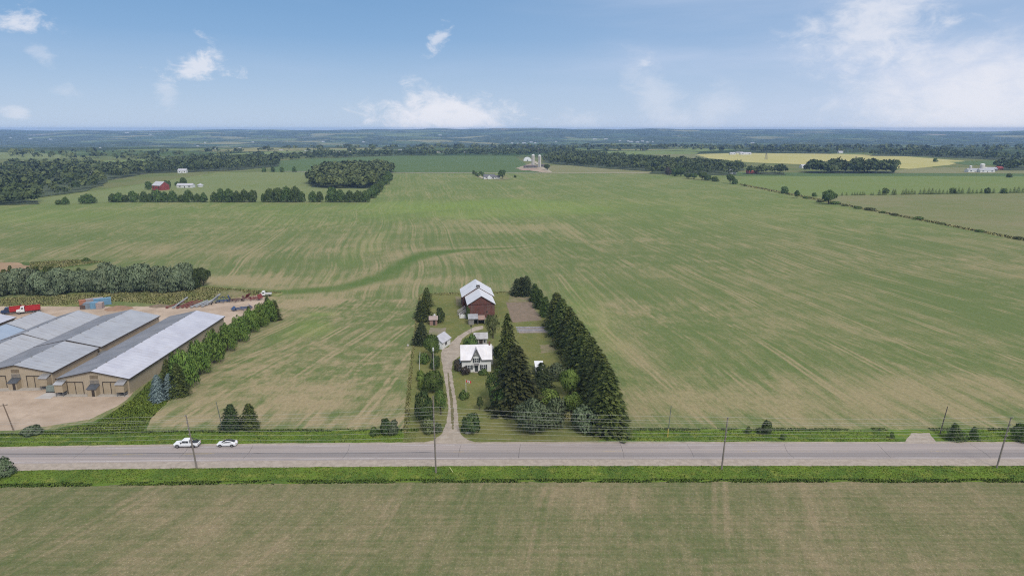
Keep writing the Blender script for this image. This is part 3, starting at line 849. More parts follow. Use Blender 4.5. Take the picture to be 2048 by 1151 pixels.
ORD = ['first', 'second', 'third', 'fourth', 'fifth', 'sixth', 'seventh', 'eighth', 'ninth', 'tenth', 'eleventh', 'twelfth', 'thirteenth', 'fourteenth', 'fifteenth', 'sixteenth', 'seventeenth', 'eighteenth', 'nineteenth']
TENS = ['twenty', 'thirty', 'forty', 'fifty']


def nth(i):       # 0-based
    if i < 19: return ORD[i]
    i += 1; t, u = divmod(i, 10)
    return (TENS[t - 2][:-1] + 'ieth') if u == 0 else TENS[t - 2] + '-' + ORD[u - 1]

# ---- farmstead trees: (name, shape, kind, base x, base y, top y, width, label, category)
for a in [
    ('spruce_tree', 'fir1', 'spruce', 854, 612, 574, 25, 'small dark spruce at the field corner, farthest back on the farmstead edge'),
    ('spruce_tree', 'spruce2', 'spruce', 850, 640, 592, 34, 'tall dark spruce just behind the pink brick outhouse'),
    ('spruce_tree', 'spruce3', 'spruce', 842, 636, 600, 26, 'dark spruce tucked against the field side of the outhouse spruce'),
    ('round_tree', 'shrub1', 'dark', 881, 645, 615, 19, 'small dark oval tree right beside the pink brick outhouse'),
    ('pine_tree', 'fir4', 'pine', 844, 688, 643, 36, 'loose dark pine between the outhouse and the white gabled shed'),
    ('leafy_tree', 'round1', 'green', 866, 716, 672, 44, 'broad green tree in front of the white gabled shed'),
    ('shrub', 'shrub2', 'dark', 870, 737, 711, 23, 'dark upright shrub behind the yard lamp pole, below the green shed tree', 'shrub'),
    ('shrub', 'mound1', 'green', 847, 726, 706, 26, 'low ragged shrubs left of the yard lamp pole', 'shrub'),
    ('shrub', 'mound2', 'bright', 842, 760, 741, 22, 'pale green shrub on the lawn edge left of the big round bush', 'shrub'),
    ('shrub', 'mound3', 'bright', 843, 778, 758, 18, 'lower pale shrub nearest the crop edge beside the round bush', 'shrub'),
    ('round_bush', 'clump1', 'green', 868, 783, 742, 42, 'large round green bush halfway along the driveway', 'bush'),
    ('dark_tree', 'clump2', 'dark', 848, 846, 785, 44, 'dense near black tree close to the road on the left of the driveway'),
    ('loose_tree', 'loose1', 'green', 882, 828, 781, 32, 'thin ragged tree leaning over the left driveway edge'),
    ('shrub', 'shrub3', 'olive', 858, 864, 838, 36, 'dull shrub with pinkish sprays below the near black tree', 'shrub'),
    ('shrub', 'mound4', 'lilac', 876, 864, 846, 20, 'small grey shrub with white flowers beside the tall middle utility pole', 'shrub'),
    ('round_bush', 'shrub4', 'dark', 942, 864, 826, 42, 'dome shaped dark bush on the lawn right of the driveway mouth', 'bush'),
    ('small_tree', 'loose2', 'dark', 959, 819, 794, 17, 'little thin tree alone on the front lawn'),
    ('shrub', 'mound5', 'green', 927, 797, 779, 22, 'low green clump around the flagpole foot', 'shrub'),
    ('shrub', 'mound6', 'purple', 931, 748, 733, 22, 'bronze leaved shrub under the left front window of the house', 'shrub'),
    ('shrub', 'mound7', 'purple', 916, 742, 718, 17, 'dark bronze bush at the left corner of the house', 'shrub'),
    ('shrub', 'mound8', 'green', 966, 748, 738, 24, 'low green planting under the right front window of the house', 'shrub'),
    ('leafy_tree', 'shrub5', 'green', 944, 700, 668, 34, 'rounded green tree behind the left end of the house roof'),
    ('loose_tree', 'loose3', 'olive', 986, 676, 628, 34, 'airy olive tree beside the red barn front'),
    ('spruce_tree', 'spruce5', 'spruce', 1015, 742, 625, 46, 'tall dark spruce nearest behind the house end wall'),
    ('spruce_tree', 'spruce6', 'shaggy', 1033, 820, 688, 96, 'broad shaggy spruce standing tallest on the front lawn'),
    ('leafy_tree', 'loose4', 'green', 994, 800, 736, 52, 'bluish green leafy tree at the right front corner of the house'),
    ('leafy_tree', 'round2', 'dark', 1000, 728, 690, 34, 'dark leafy tree squeezed between the house end and the spruces'),
    ('leafy_tree', 'clump3', 'green', 1002, 820, 766, 50, 'lower green growth at the foot of the broad shaggy spruce'),
    ('silvery_bush', 'clump4', 'lilac', 1066, 866, 796, 76, 'big silvery green bush nearest the road below the shaggy spruce', 'bush'),
    ('silvery_bush', 'shrub6', 'lilac', 1108, 850, 798, 58, 'pale silvery bush just right of the biggest silvery bush', 'bush'),
    ('silvery_bush', 'shrub7', 'lilac', 1168, 860, 809, 62, 'round silvery bush at the foot of the last hedge spruce', 'bush'),
    ('spruce_tree', 'fir7', 'pine', 1083, 775, 724, 44, 'dark conifer half hiding the small white coop'),
    ('shrub', 'shrub8', 'lilac', 1116, 756, 727, 52, 'dull grey shrub between the white coop and the spruce row', 'shrub'),
    ('leafy_tree', 'round3', 'bright', 1140, 788, 736, 50, 'light green tree beside the middle of the spruce row'),
    ('shrub', 'mound9', 'bright', 1098, 806, 780, 60, 'spreading light green thicket behind the silvery bushes', 'thicket'),
    ('shrub', 'clump5', 'bright', 1150, 820, 784, 52, 'rounded green thicket between the light green tree and the round silvery bush', 'thicket'),
    ('pine_tree', 'fir8', 'pine', 1035, 590, 556, 30, 'dark pine on the left side of the clump behind the garden'),
    ('pine_tree', 'fir9', 'pine', 1053, 590, 551, 34, 'dark pine on the right side of the clump behind the garden'),
    ('pine_tree', 'fir1', 'pine', 1044, 588, 553, 30, 'dark pine in the middle of the clump behind the garden'),
    ('cedar_tree', 'column1', 'cedar', 1070, 603, 566, 26, 'yellow green cedar nearest the pine clump in the hedge'),
    ('cedar_tree', 'column2', 'cedar', 1080, 616, 578, 27, 'yellow green cedar in the middle of the short hedge'),
    ('cedar_tree', 'column3', 'cedar', 1091, 632, 592, 28, 'yellow green cedar touching the first tall hedge spruce'),
    ('cedar_tree', 'fir2', 'dark', 464, 856, 807, 42, 'dark cedar of the roadside pair, the wider one left of its twin'),
    ('cedar_tree', 'fir3', 'spruce', 501, 855, 805, 38, 'dark cedar of the roadside pair, right hand twin with the spire top'),
    ('blue_spruce', 'spruce4', 'bluespruce', 318, 800, 748, 34, 'pale blue spruce in front, at the end of the hedge beside the barns'),
    ('blue_spruce', 'spruce7', 'bluespruce', 341, 793, 746, 32, 'pale blue spruce half behind its blue twin, touching the dark hedge tree'),
    ('shrub', 'shrub9', 'dark', 774, 868, 836, 28, 'dark roadside shrub at the left field corner', 'shrub'),
    ('shrub', 'shrub2', 'lilac', 787, 868, 840, 26, 'greyish roadside shrub touching the dark one at the left field corner', 'shrub'),
    ('shrub', 'mound2', 'green', 749, 870, 853, 24, 'low green roadside shrub left of the corner pair', 'shrub'),
    ('shrub', 'shrub5', 'lilac', 66, 867, 851, 46, 'grey green roadside bush right of the crossarm pole by the gravel yard', 'shrub'),
    ('shrub', 'shrub6', 'lilac', 6, 950, 920, 52, 'grey bush cut by the left picture edge on the near verge', 'shrub'),
    ('shrub', 'shrub8', 'dark', 1531, 866, 840, 26, 'dark rounded shrub alone at the far field edge', 'shrub'),
    ('shrub', 'mound1', 'green', 1496, 866, 852, 13, 'small green shrub left of the dark rounded field edge shrub', 'shrub'),
    ('shrub', 'mound3', 'dark', 1519, 866, 854, 14, 'tiny dark shrub touching the dark rounded field edge shrub', 'shrub'),
    ('conifer', 'fir4', 'green', 1907, 878, 845, 30, 'young conifer just right of the field entrance', 'tree'),
    ('shrub', 'mound4', 'green', 1926, 878, 863, 24, 'low shrub between the young conifers right of the field entrance', 'shrub'),
    ('conifer', 'fir1', 'green', 1946, 877, 852, 20, 'smaller young conifer farther right of the field entrance', 'tree'),
    ('shrub', 'clump1', 'green', 2040, 882, 848, 34, 'leafy shrub at the right picture edge beyond the road', 'shrub'),
    ('shrub', 'mound6', 'green', 1784, 876, 864, 10, 'small sprig of shrub left of the field entrance', 'shrub'),
    ('shrub', 'mound7', 'green', 1566, 878, 866, 13, 'little roadside sprig right of the dark rounded shrub', 'shrub'),
    ('shrub', 'shrub1', 'willow', 108, 590, 577, 30, 'pale bush standing in front of the willow row by the yard', 'shrub'),
    ('shrub', 'mound8', 'green', 172, 522, 515, 18, 'bush on the weedy bank beyond the willows', 'shrub'),
]:
    tree(*a[:8], a[8] if len(a) > 8 else 'tree')

# the long row of hedge spruces along the right side of the farmstead
row = [(1112, 655, 583, 46), (1124, 672, 596, 48), (1137, 690, 612, 50), (1148, 708, 630, 52), (1158, 726, 640, 54), (1168, 746, 655, 56), (1180, 768, 672, 60), (1190, 792, 690, 62), (1200, 818, 704, 68), (1206, 842, 722, 76), (1216, 862, 738, 78)]
for i, (bx, by, ty, wp) in enumerate(row):
    tree('spruce_tree', 'spruce%d' % (1 + i % 4), 'spruce', bx, by, ty, wp * 1.08, nth(len(row) - 1 - i) + ' spruce from the road in the tall dark hedge row', 'tree', 'hedge spruces beside the garden')
# maples and spruces that screen the barns
row = [(540, 642, 597, 32), (522, 652, 605, 36), (502, 664, 616, 38), (479, 682, 630, 42), (455, 701, 645, 44), (428, 725, 660, 48), (400, 748, 678, 52), (366, 776, 698, 62)]
for i, (bx, by, ty, wp) in enumerate(row):
    tree('maple_tree', 'egg%d' % (1 + i % 4), 'maple', bx, by, ty, wp * 1.02, nth(len(row) - 1 - i) + ' light green maple from the blue spruces in the barn hedge', 'tree', 'maples screening the barns')
row = [(552, 640, 600, 22), (536, 628, 592, 22), (500, 652, 612, 20), (430, 706, 655, 22), (388, 736, 680, 26), (350, 765, 702, 32), (338, 778, 716, 30), (358, 790, 724, 40)]
for i, (bx, by, ty, wp) in enumerate(row):
    tree('spruce_tree', 'spruce%d' % (1 + i % 5), 'spruce', bx, by, ty, wp, nth(len(row) - 1 - i) + ' dark spruce from the blue spruces, wedged among the barn maples', 'tree', 'dark spruces among the barn maples')

# willow row and spruces behind the yard
rg = random.Random(11); i = 0
wil = []
for bx in list(range(-70, 205, 22)) + [212, 236, 262, 286, 310, 334, 356, 374]:
    big = bx > 205
    by = (592 - (bx + 70) * .035) if not big else 585 - (bx - 212) * .02
    wil.append((bx + rg.uniform(-4, 4), by + rg.uniform(-2, 3), (536 if not big else 529) + rg.uniform(-3, 6) + (7 if bx < 205 and rg.random() < .4 else 0), 44 + rg.uniform(-5, 9)))
for i, (bx, by, ty, wp) in enumerate(wil):
    tree('willow_tree', 'clump%d' % (1 + i % 4), 'willow', bx, by, ty, wp, nth(len(wil) - 1 - i) + ' silvery willow from the open end of the row behind the yard', 'tree', 'willows behind the yard')
con = [(bx + rg.uniform(-5, 5), 574 + rg.uniform(-3, 3), 533 + rg.uniform(-4, 5), 24 + rg.uniform(-3, 5)) for bx in list(range(-60, 250, 17)) + [262, 280, 345, 360, 376, 390]]
for i, (bx, by, ty, wp) in enumerate(con):
    tree('spruce_tree', 'fir%d' % (1 + i % 4), 'spruce', bx, by, ty, wp, nth(len(con) - 1 - i) + ' dark spruce from the open end, in the line behind the willows', 'tree', 'spruces behind the willows')
tree('leafy_tree', 'round4', 'dark', 407, 571, 534, 30, 'round dark tree closing the open end of the willow row')
tree('leafy_tree', 'clump2', 'dark', 388, 577, 538, 36, 'dark tree between the last willow and the round end tree')

# far hedgerow across the main field's left corner
hx = [(118, 14, 400), (132, 16, 396), (176, 36, 389), (226, 18, 388), (238, 26, 384), (252, 14, 392), (268, 22, 384), (289, 20, 383), (300, 16, 386), (316, 24, 382), (330, 20, 384), (346, 22, 381), (363, 14, 390), (378, 24, 382), (395, 16, 388), (408, 18, 386), (430, 20, 383),
      (443, 22, 379), (458, 26, 379), (474, 22, 382), (490, 26, 378), (506, 20, 383), (527, 12, 388), (540, 26, 377), (556, 24, 376), (574, 28, 375), (592, 28, 373), (604, 16, 384), (626, 20, 381), (640, 18, 385), (662, 26, 376), (680, 26, 379), (700, 26, 380), (716, 20, 384), (731, 22, 382)]
for i, (bx, wp, ty) in enumerate(hx):
    by = 409 if bx < 150 else (406.5 if bx < 200 else 404)
    tree('hedgerow_tree', ('egg%d' % (1 + i % 4)) if i % 3 else 'shrub%d' % (1 + i % 4), 'far', bx, by, ty - (i * 7 % 4), wp, nth(len(hx) - 1 - i) + ' dark tree from the woodlot corner in the far hedgerow', 'tree', 'trees of the far hedgerow')
cn = [(744, 396, 376, 22), (750, 390, 371, 22), (756, 384, 366, 22), (763, 377, 359, 22), (770, 369, 351, 22), (776, 361, 343, 22)]
for i, (bx, by, ty, wp) in enumerate(cn):
    tree('hedgerow_tree', 'clump%d' % (1 + i % 4), 'far', bx, by, ty, wp, nth(i) + ' tree from the corner, on the woodlot side running away', 'tree', 'trees from the hedgerow corner to the woodlot')

# lone trees and lines on the right
for a in [('elm_tree', 'round5', 'far', 1657, 408, 379, 34, 'big spreading tree with a bare trunk on the fence line'),
          ('round_tree', 'shrub1', 'far', 1568, 387, 373, 18, 'round tree on the fence line, left of the three by the corner'),
          ('round_tree', 'round2', 'far', 1594, 396, 380, 13, 'narrow tree at the fence line corner'),
          ('round_tree', 'shrub3', 'far', 1629, 393, 385, 11, 'little round tree between the narrow tree and the spreading one'),
          ('round_tree', 'shrub4', 'far', 2018, 355, 346.5, 12, 'lone round tree in the field below the right hand farm'),
          ('round_tree', 'round1', 'far', 1005, 358, 340, 17, 'round dark tree right beside the grey roofed farmhouse'),
          ('round_tree', 'small2', 'far', 1030, 355, 350, 7, 'tiny tree alone in the field right of the grey roofed house'),
          ('round_tree', 'round3', 'far', 1095, 340, 328, 14, 'dark tree right of the twin silos'),
          ('round_tree', 'small1', 'far', 1489, 372, 367.5, 5, 'tiny bush on the fence line past the last big tree'),
          ('round_tree', 'round4', 'farpale', 1786, 347, 329, 16, 'tallest pale tree at the right end of the right woodlot'),
          ('round_tree', 'small3', 'far', 1871, 324, 316, 11, 'tree on the edge of the yellow field'),
          ]:
    tree(*a)
for i, (bx, by, ty, wp) in enumerate([(1460, 367, 349, 16), (1470, 368, 358, 12), (1431, 363, 353, 14), (1415, 361, 348, 14), (1404, 360, 344, 20), (1388, 358, 346, 16), (1376, 357, 346, 16), (1362, 353, 335, 18), (1350, 352, 338, 14), (1336, 350, 334, 12)]):
    tree('fence_tree', ('round%d' if wp > 15 else 'shrub%d') % (1 + i % 4), 'far' if i != 9 else 'purple', bx, by, ty, wp + 3, nth(i) + ' tree from the near end of the field boundary group at right', 'tree', 'trees on the far boundary of the crop')
sp = [1684, 1693, 1704, 1709, 1714, 1720, 1725, 1729, 1742, 1746, 1758, 1766, 1771, 1786, 1790, 1805, 1811, 1817, 1823, 1829, 1840, 1848, 1857, 1864, 1871, 1878, 1886, 1894, 1902, 1910, 1917, 1924, 1937, 1945, 1953, 1962, 1971, 1979, 1987, 2002, 2012, 2020, 2028, 2036, 2045]
for i, bx in enumerate(sp):
    by = 391 - (bx - 1684) * .016; hh = rg.uniform(8, 14) if bx > 1750 else rg.uniform(6, 9)
    tree('young_spruce', 'tiny%d' % (1 + i % 3), 'spruce', bx, by, by - hh, hh * .85, nth(i) + ' little spruce, counting from the spreading tree along the windbreak', 'tree', 'little spruces of the windbreak', parts=False)
for i, (bx, ty) in enumerate([(1770, 376), (1905, 376), (1975, 375), (2008, 377)]):
    tree('round_tree', 'small%d' % (1 + i % 3), 'far', bx, 386.8, ty, 14, nth(i) + ' round leafy tree, from the spreading tree, among the windbreak spruces', 'tree', 'leafy trees among the windbreak', parts=False)
for i, (bx, ty) in enumerate([(528, 334), (546, 332), (565, 334), (589, 333)]):
    tree('round_tree', 'small%d' % (1 + i % 3), 'far', bx, 344, ty, 10, nth(i) + ' little round tree, counting towards the woodlot, on the far lane', 'tree', 'little trees by the far lane', parts=False)
for i, (bx, by, ty) in enumerate([(948, 349, 341), (953, 352, 344), (957, 353, 346), (961, 349, 342), (966, 352, 345)]):
    tree('drive_tree', 'small%d' % (1 + i % 3), 'far', bx, by, ty, 8, nth(i) + ' little tree on the driveway of the grey roofed house', 'tree', 'little trees along the far house drive', parts=False)
hn = [(1612, 396), (1640, 403), (1668, 407), (1690, 411), (1715, 416), (1742, 420), (1765, 425), (1790, 430), (1835, 438), (1885, 448), (1960, 463), (2040, 478)]
for i, (bx, by) in enumerate(hn):
    tree('fence_bush', 'small%d' % (1 + i % 3), 'olive' if i % 2 else 'green', bx, by + 1, by - 3 - (i % 3), 14 + 5 * (i % 3), nth(i) + ' low bush from the spreading tree down the fence line', 'bush', 'low bushes on the fence line', parts=False)


# ---- woods that read as one mass
WOODM = wood_mat('woodland canopy', (0.031, 0.053, 0.019), (0.163, 0.186, 0.071))
WOODB = wood_mat('dark woodland canopy', (0.024, 0.043, 0.017), (0.115, 0.144, 0.055))


M_FLOOR = mat('dark woodland floor', (.075, .095, .042), (.055, .075, .034), .05, .95, obj=False)  # dark ground tone that closes the gaps between crowns


def wood(name, polys, spacing, h0, h1, m, label, nq=70, seed=1, con=.0, tone=(.2, .9), kind='stuff', r0=.36):
    """leafy crowns merged into one mass; polys in photo outlines laid on the land"""
    rng = np.random.RandomState(seed); Vs = []; Fs = []; Ts = []; off = 0
    for pl in polys:
        P = np.array([list(Gt(*p))[:2] for p in pl])
        lo, hi2 = P.min(0), P.max(0); A = (hi2 - lo).prod(); n = int(A / spacing ** 2)
        n = min(n, 60000)
        pts = lo + rng.rand(n, 2) * (hi2 - lo); pts = pts[in_poly(pts[:, 0], pts[:, 1], P)]
        for x, y in pts:
            h = rng.uniform(h0 * .65, h1 * 1.1); r = h * r0 * rng.uniform(.8, 1.3); isc = rng.rand() < con
            u = rng.normal(0, 1, (nq, 3)); u[:, 2] = np.abs(u[:, 2]) * 1.0 - .25; u /= np.linalg.norm(u, axis=1)[:, None]
            if isc:
                t = rng.rand(nq) ** .7; C = np.stack([u[:, 0] * r * .75 * (1 - t), u[:, 1] * r * .75 * (1 - t), h * (.1 + .95 * t)], 1); N = u
            else:
                k = 1 + .22 * np.sin(u[:, 0] * 5 + x) * np.sin(u[:, 1] * 6 + y)
                C = u * np.array([r, r, h * .42]) * (k * rng.uniform(.8, 1.03, nq))[:, None] + np.array([0, 0, h * .56]); N = u
            C = C + np.array([x, y, float(terrain(x, y))])
            V, I, _ = quads(C, N, rng, r * (.62 if nq > 40 else .95), 1.0, .45)
            Vs.append(V); Fs.append(I + off); off += len(V); Ts.append(np.full(len(V), rng.uniform(*tone)))
    for j, pl in enumerate(polys):
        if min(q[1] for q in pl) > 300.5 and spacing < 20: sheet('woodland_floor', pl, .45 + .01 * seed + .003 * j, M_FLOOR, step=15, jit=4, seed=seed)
    me = np_mesh(name, np.concatenate(Vs), np.concatenate(Fs), [m], attrs={'tone': np.concatenate(Ts)})
    o = link(name, me); tag(o, label, 'woodland', None, kind); return o


wood('woodlot', [[(618, 372), (640, 376), (735, 377), (752, 372), (775, 352), (785, 343), (770, 339), (660, 342), (628, 356)]], 8.5, 13, 18, WOODM, 'dense leafy woodlot standing square in the hay field', 90, 2)
wood('woodlot', [[(1642, 347), (1785, 347), (1788, 343), (1660, 342)], [(1612, 346), (1645, 347), (1645, 343), (1615, 343)]], 9, 15, 22, WOODM, 'long dark woodlot below the yellow field at right', 60, 3, tone=(.0, .5))
wood('woodland', [[(-40, 411), (70, 409), (78, 402), (40, 398), (-40, 398)]], 9, 10, 15, WOODB, 'dark trees at the left picture edge beyond the crop', 70, 4)
wood('woodland', [[(-60, 397), (60, 396), (165, 384), (200, 372), (215, 362), (275, 350), (330, 343), (420, 337), (560, 329), (556, 320), (400, 319), (230, 335), (100, 330), (-60, 335)]], 15, 6, 15, WOODM, 'wooded lowland spreading to the left of the hay field', 26, 5, tone=(0, .75))
wood('woodland', [[(220, 346), (300, 347), (470, 341), (556, 333), (556, 322), (440, 322), (330, 333), (235, 341)]], 12, 10, 17, WOODB, 'dark belt of trees behind the red barn and white shed', 42, 6)
wood('woodland', [[(1085, 325), (1130, 330), (1210, 337), (1300, 343), (1470, 345), (1495, 338), (1400, 330), (1290, 322), (1200, 314), (1110, 310)]], 12.5, 10, 17, WOODM, 'broad wood behind the twin silos', 42, 7, tone=(.05, .6))
wood('woodland', [[(1300, 347.5), (1470, 351), (1478, 347), (1400, 344), (1310, 343)], [(1488, 348.5), (1570, 350), (1572, 345), (1510, 344)]], 13, 9, 15, WOODM, 'leafy belt behind the field boundary trees', 42, 8, tone=(.0, .6))
wood('woodland', [[(1740, 312), (1850, 313), (2040, 322), (2048, 317), (1900, 309), (1760, 306)], [(1980, 341), (2090, 341), (2090, 332), (2000, 332)], [(1500, 303), (1600, 306), (1660, 308), (1640, 304), (1520, 301)]], 17, 9, 16, WOODB, 'dark wood behind the yellow field', 30, 9)
wood('woodland', [[(480, 324), (560, 321), (790, 311), (1040, 311), (1090, 308), (1160, 306), (1130, 300), (900, 306), (640, 312), (500, 316)]], 16, 7, 14, WOODB, 'tree line along the brow behind the soybean field', 30, 10)
wood('woodland', [[(-200, 330), (300, 322), (620, 312), (1100, 303), (1400, 303), (2200, 312), (2200, 296), (1500, 291), (1000, 294), (500, 300), (-200, 308)]], 85, 6, 15, WOODM, 'scattered woods in the shallow valley', 14, 11, tone=(0, .9), r0=.75)


def tufts(name, polys_world, n, hgt, wdt, m, label, seed=1, z=.02, ok=None):
    rng = np.random.RandomState(seed); C = []
    for pl, share in polys_world:
        P = np.array([p[:2] for p in pl]); lo, hi2 = P.min(0), P.max(0); k = int(n * share); got = 0
        while got < k:
            q = lo + rng.rand(k, 2) * (hi2 - lo); q = q[in_poly(q[:, 0], q[:, 1], P)]
            if ok is not None: q = q[ok(q[:, 0], q[:, 1])]
            C.append(q[:k - got]); got += len(q)
            if len(q) == 0: break
    C = np.concatenate(C); C = np.column_stack([C, np.full(len(C), z)]); k = len(C)
    V = []; pr = .5 + .5 * wob(C[:, 0], C[:, 1], 4.0, seed)
    for b in range(4):
        a = rng.uniform(0, 6.28, k); s = wdt * rng.uniform(.6, 1.3, k); h = hgt * rng.uniform(.4, 1.2, k) * (.5 + .8 * np.clip(pr, 0, 1))
        o = np.stack([np.cos(a) * s * .5, np.sin(a) * s * .5, np.zeros(k)], 1); ln = np.stack([rng.normal(0, .35, k) * h, rng.normal(0, .35, k) * h, h], 1)
        off = np.stack([rng.normal(0, wdt * .4, k), rng.normal(0, wdt * .4, k), np.zeros(k)], 1)
        V.append(np.stack([C + off - o, C + off + o, C + off + ln], 1))
    V = np.concatenate(V).reshape(-1, 3); I = np.arange(len(V)).reshape(-1, 3)
    tone = np.repeat(np.tile(np.clip(pr + rng.normal(0, .25, k), 0, 1), 4), 3)
    Nn = np.tile(np.array([0, -.25, 1.0]), (len(V), 1)) + rng.normal(0, .25, (len(V), 3)); Nn /= np.linalg.norm(Nn, axis=1)[:, None]
    me = np_mesh(name, V, I, [m], attrs={'tone': tone}, normals=Nn)
    return tag(link(name, me), label, 'grass', None, 'stuff')


GRASS = wood_mat('grass blades', (.095, .155, .024), (.225, .28, .048)); WEED = wood_mat('weed blades', (.15, .18, .05), (.42, .38, .18))
vb = lambda ya, yb, x0=-150, x1=150: [(x, ya + float(RO(x))) for x in range(x0, x1, 10)] + [(x, yb + float(RO(x))) for x in range(x1, x0, -10)]
notdrive = lambda x, y: ~((y > 150) & (((x > -24) & (x < 20)) | ((x > 96) & (x < 107))))
tufts('grass', [(vb(136.6, 143.0), .55), (vb(155.4, 161.8), .45)], 38000, .11, .17, GRASS, 'short bright green grass growing along both sides of the road', 2, ok=notdrive)
tufts('tall_grass', [(vb(135.3, 136.9), .6), (vb(161.6, 163.0), .4)], 14000, .30, .20, wood_mat('rank grass blades', (.06, .105, .02), (.15, .21, .045)), 'taller dark grass along the field edges of the road verges', 7, ok=lambda x, y: notdrive(x, y) & (wob(x, y * 4, 5.0, 3) > -.25))
tufts('grass', [([G(*p) for p in ((190, 848), (262, 800), (300, 762), (352, 785), (300, 838), (285, 862), (90, 862))], 1)], 9000, .3, .25, GRASS, 'weeds growing on the bank beside the gravel yard', 3)
tufts('grass', [([G(*p) for p in ((-60, 600), (130, 590), (300, 580), (420, 574), (565, 585), (500, 590), (340, 609), (230, 602), (130, 610), (-60, 612))], .8), ([G(*p) for p in ((60, 524), (150, 519), (210, 523), (60, 543))], .2)], 18000, .45, .4, WEED, 'wild grass and weeds between the yard and the willows', 4)
tufts('grass', [([G(*p) for p in ((806, 866), (812, 800), (838, 590), (842, 590), (826, 720), (817, 866))], .35), ([G(*p) for p in ((842, 586), (1040, 582), (1040, 586), (842, 591))], .2), ([G(*p) for p in ((1085, 640), (1098, 640), (1150, 740), (1130, 740))], .2), ([G(*p) for p in ((1060, 812), (1150, 812), (1150, 840), (1060, 840))], .25)], 6000, .28, .22, WEED, 'uncut grass along the edges of the farmstead', 5)
tufts('grass', [([G(*p) for p in ((1480, 370), (1612, 396), (1700, 413), (2060, 484), (2060, 481), (1700, 411), (1612, 393), (1480, 368))], 1)], 3000, 1.0, 1.5, WEED, 'unmown grass strip along the fence line', 6)

# ------------------------------------------------------------------ buildings
M_TANW = mat('tan metal siding', (.42, .345, .248), (.385, .315, .225), .3, .6, stripes=(0, .6, .25))
M_TANS = mat('tan metal side wall', (.36, .285, .19), (.33, .26, .175), .3, .6, stripes=(1, .6, .25))
M_TANP = mat('tan painted panel', (.38, .305, .21), (.34, .275, .185), .6, .6)
M_DARKT = mat('dark brown trim', (.055, .042, .032), (.04, .03, .025), 2.0, .6)
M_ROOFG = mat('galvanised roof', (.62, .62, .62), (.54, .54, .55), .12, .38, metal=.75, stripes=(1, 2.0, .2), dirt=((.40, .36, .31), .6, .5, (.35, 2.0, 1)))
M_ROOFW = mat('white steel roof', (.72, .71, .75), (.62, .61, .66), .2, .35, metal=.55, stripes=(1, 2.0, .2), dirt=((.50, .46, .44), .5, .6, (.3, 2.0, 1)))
M_ROOFD = mat('dark dull roof', (.27, .265, .275), (.20, .20, .21), .15, .5, metal=.3, stripes=(1, .9, .10), dirt=((.26, .23, .20), .4, .35, (.3, 1.6, 1)))
M_ROOFB = mat('blue grey steel roof', (.42, .50, .60), (.38, .46, .56), .2, .4, metal=.6, stripes=(1, .9, .10))
M_CONC = mat('concrete', (.40, .36, .31), (.33, .30, .26), .6, .9, obj=False)
M_GREY = mat('weathered steel', (.20, .20, .20), (.13, .13, .13), 1.5, .6)
M_GLASS = mat('window glass', (.03, .035, .04), (.05, .055, .06), 1.0, .12, spec=.6)
M_WHITE = mat('white paint', (.74, .74, .73), (.66, .66, .64), .8, .6)


def barn(name, x0, x1, y0, y1, ze, zp, roofm, label, xr=None, cat='barn', front=None):
    e = empty(name, ((x0 + x1) / 2, y0, 0), 0, label, cat, 'long tan poultry barns in the gravel yard')
    hx_ = (x1 - x0) / 2; L = y1 - y0
    MB().gable(-hx_, hx_, 0, L, ze, zp).build('wall', M_TANW if True else M_TANS, e)
    k_ = (zp - ze) / hx_
    slope = lambda sg: MB().prism([(sg * .001, zp + .02), (sg * (hx_ + .45), ze + .02 - k_ * .45), (sg * (hx_ + .45), ze + .14 - k_ * .45), (sg * .001, zp + .14)], -.45, L + .45)
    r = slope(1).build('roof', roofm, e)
    tag(slope(-1).build('roof', M_ROOFD, e), 'darker grey roof slope')  # left slope of every barn takes the darker grey roof colour
    b = MB()
    for sg in (-1, 1):
        k = (zp - ze) / hx_; b.beam((0, -.5, zp + .05), (sg * (hx_ + .5), -.5, ze - k * .5 + .05), .06, .22)
        b.box(sg * (hx_ + .47) - .05, sg * (hx_ + .47) + .05, -.44, L + .4, ze - k * .5 - .22, ze - k * .5 + .02)
    b.build('eave_trim', M_DARKT, e)
    b = MB()
    for i in range(int(L / 5)): b.box(-.16, .16, 2 + i * 5, 2.5 + i * 5, zp + .02, zp + .28, .04)
    b.build('ridge_vent', M_GREY, r)
    return e, hx_


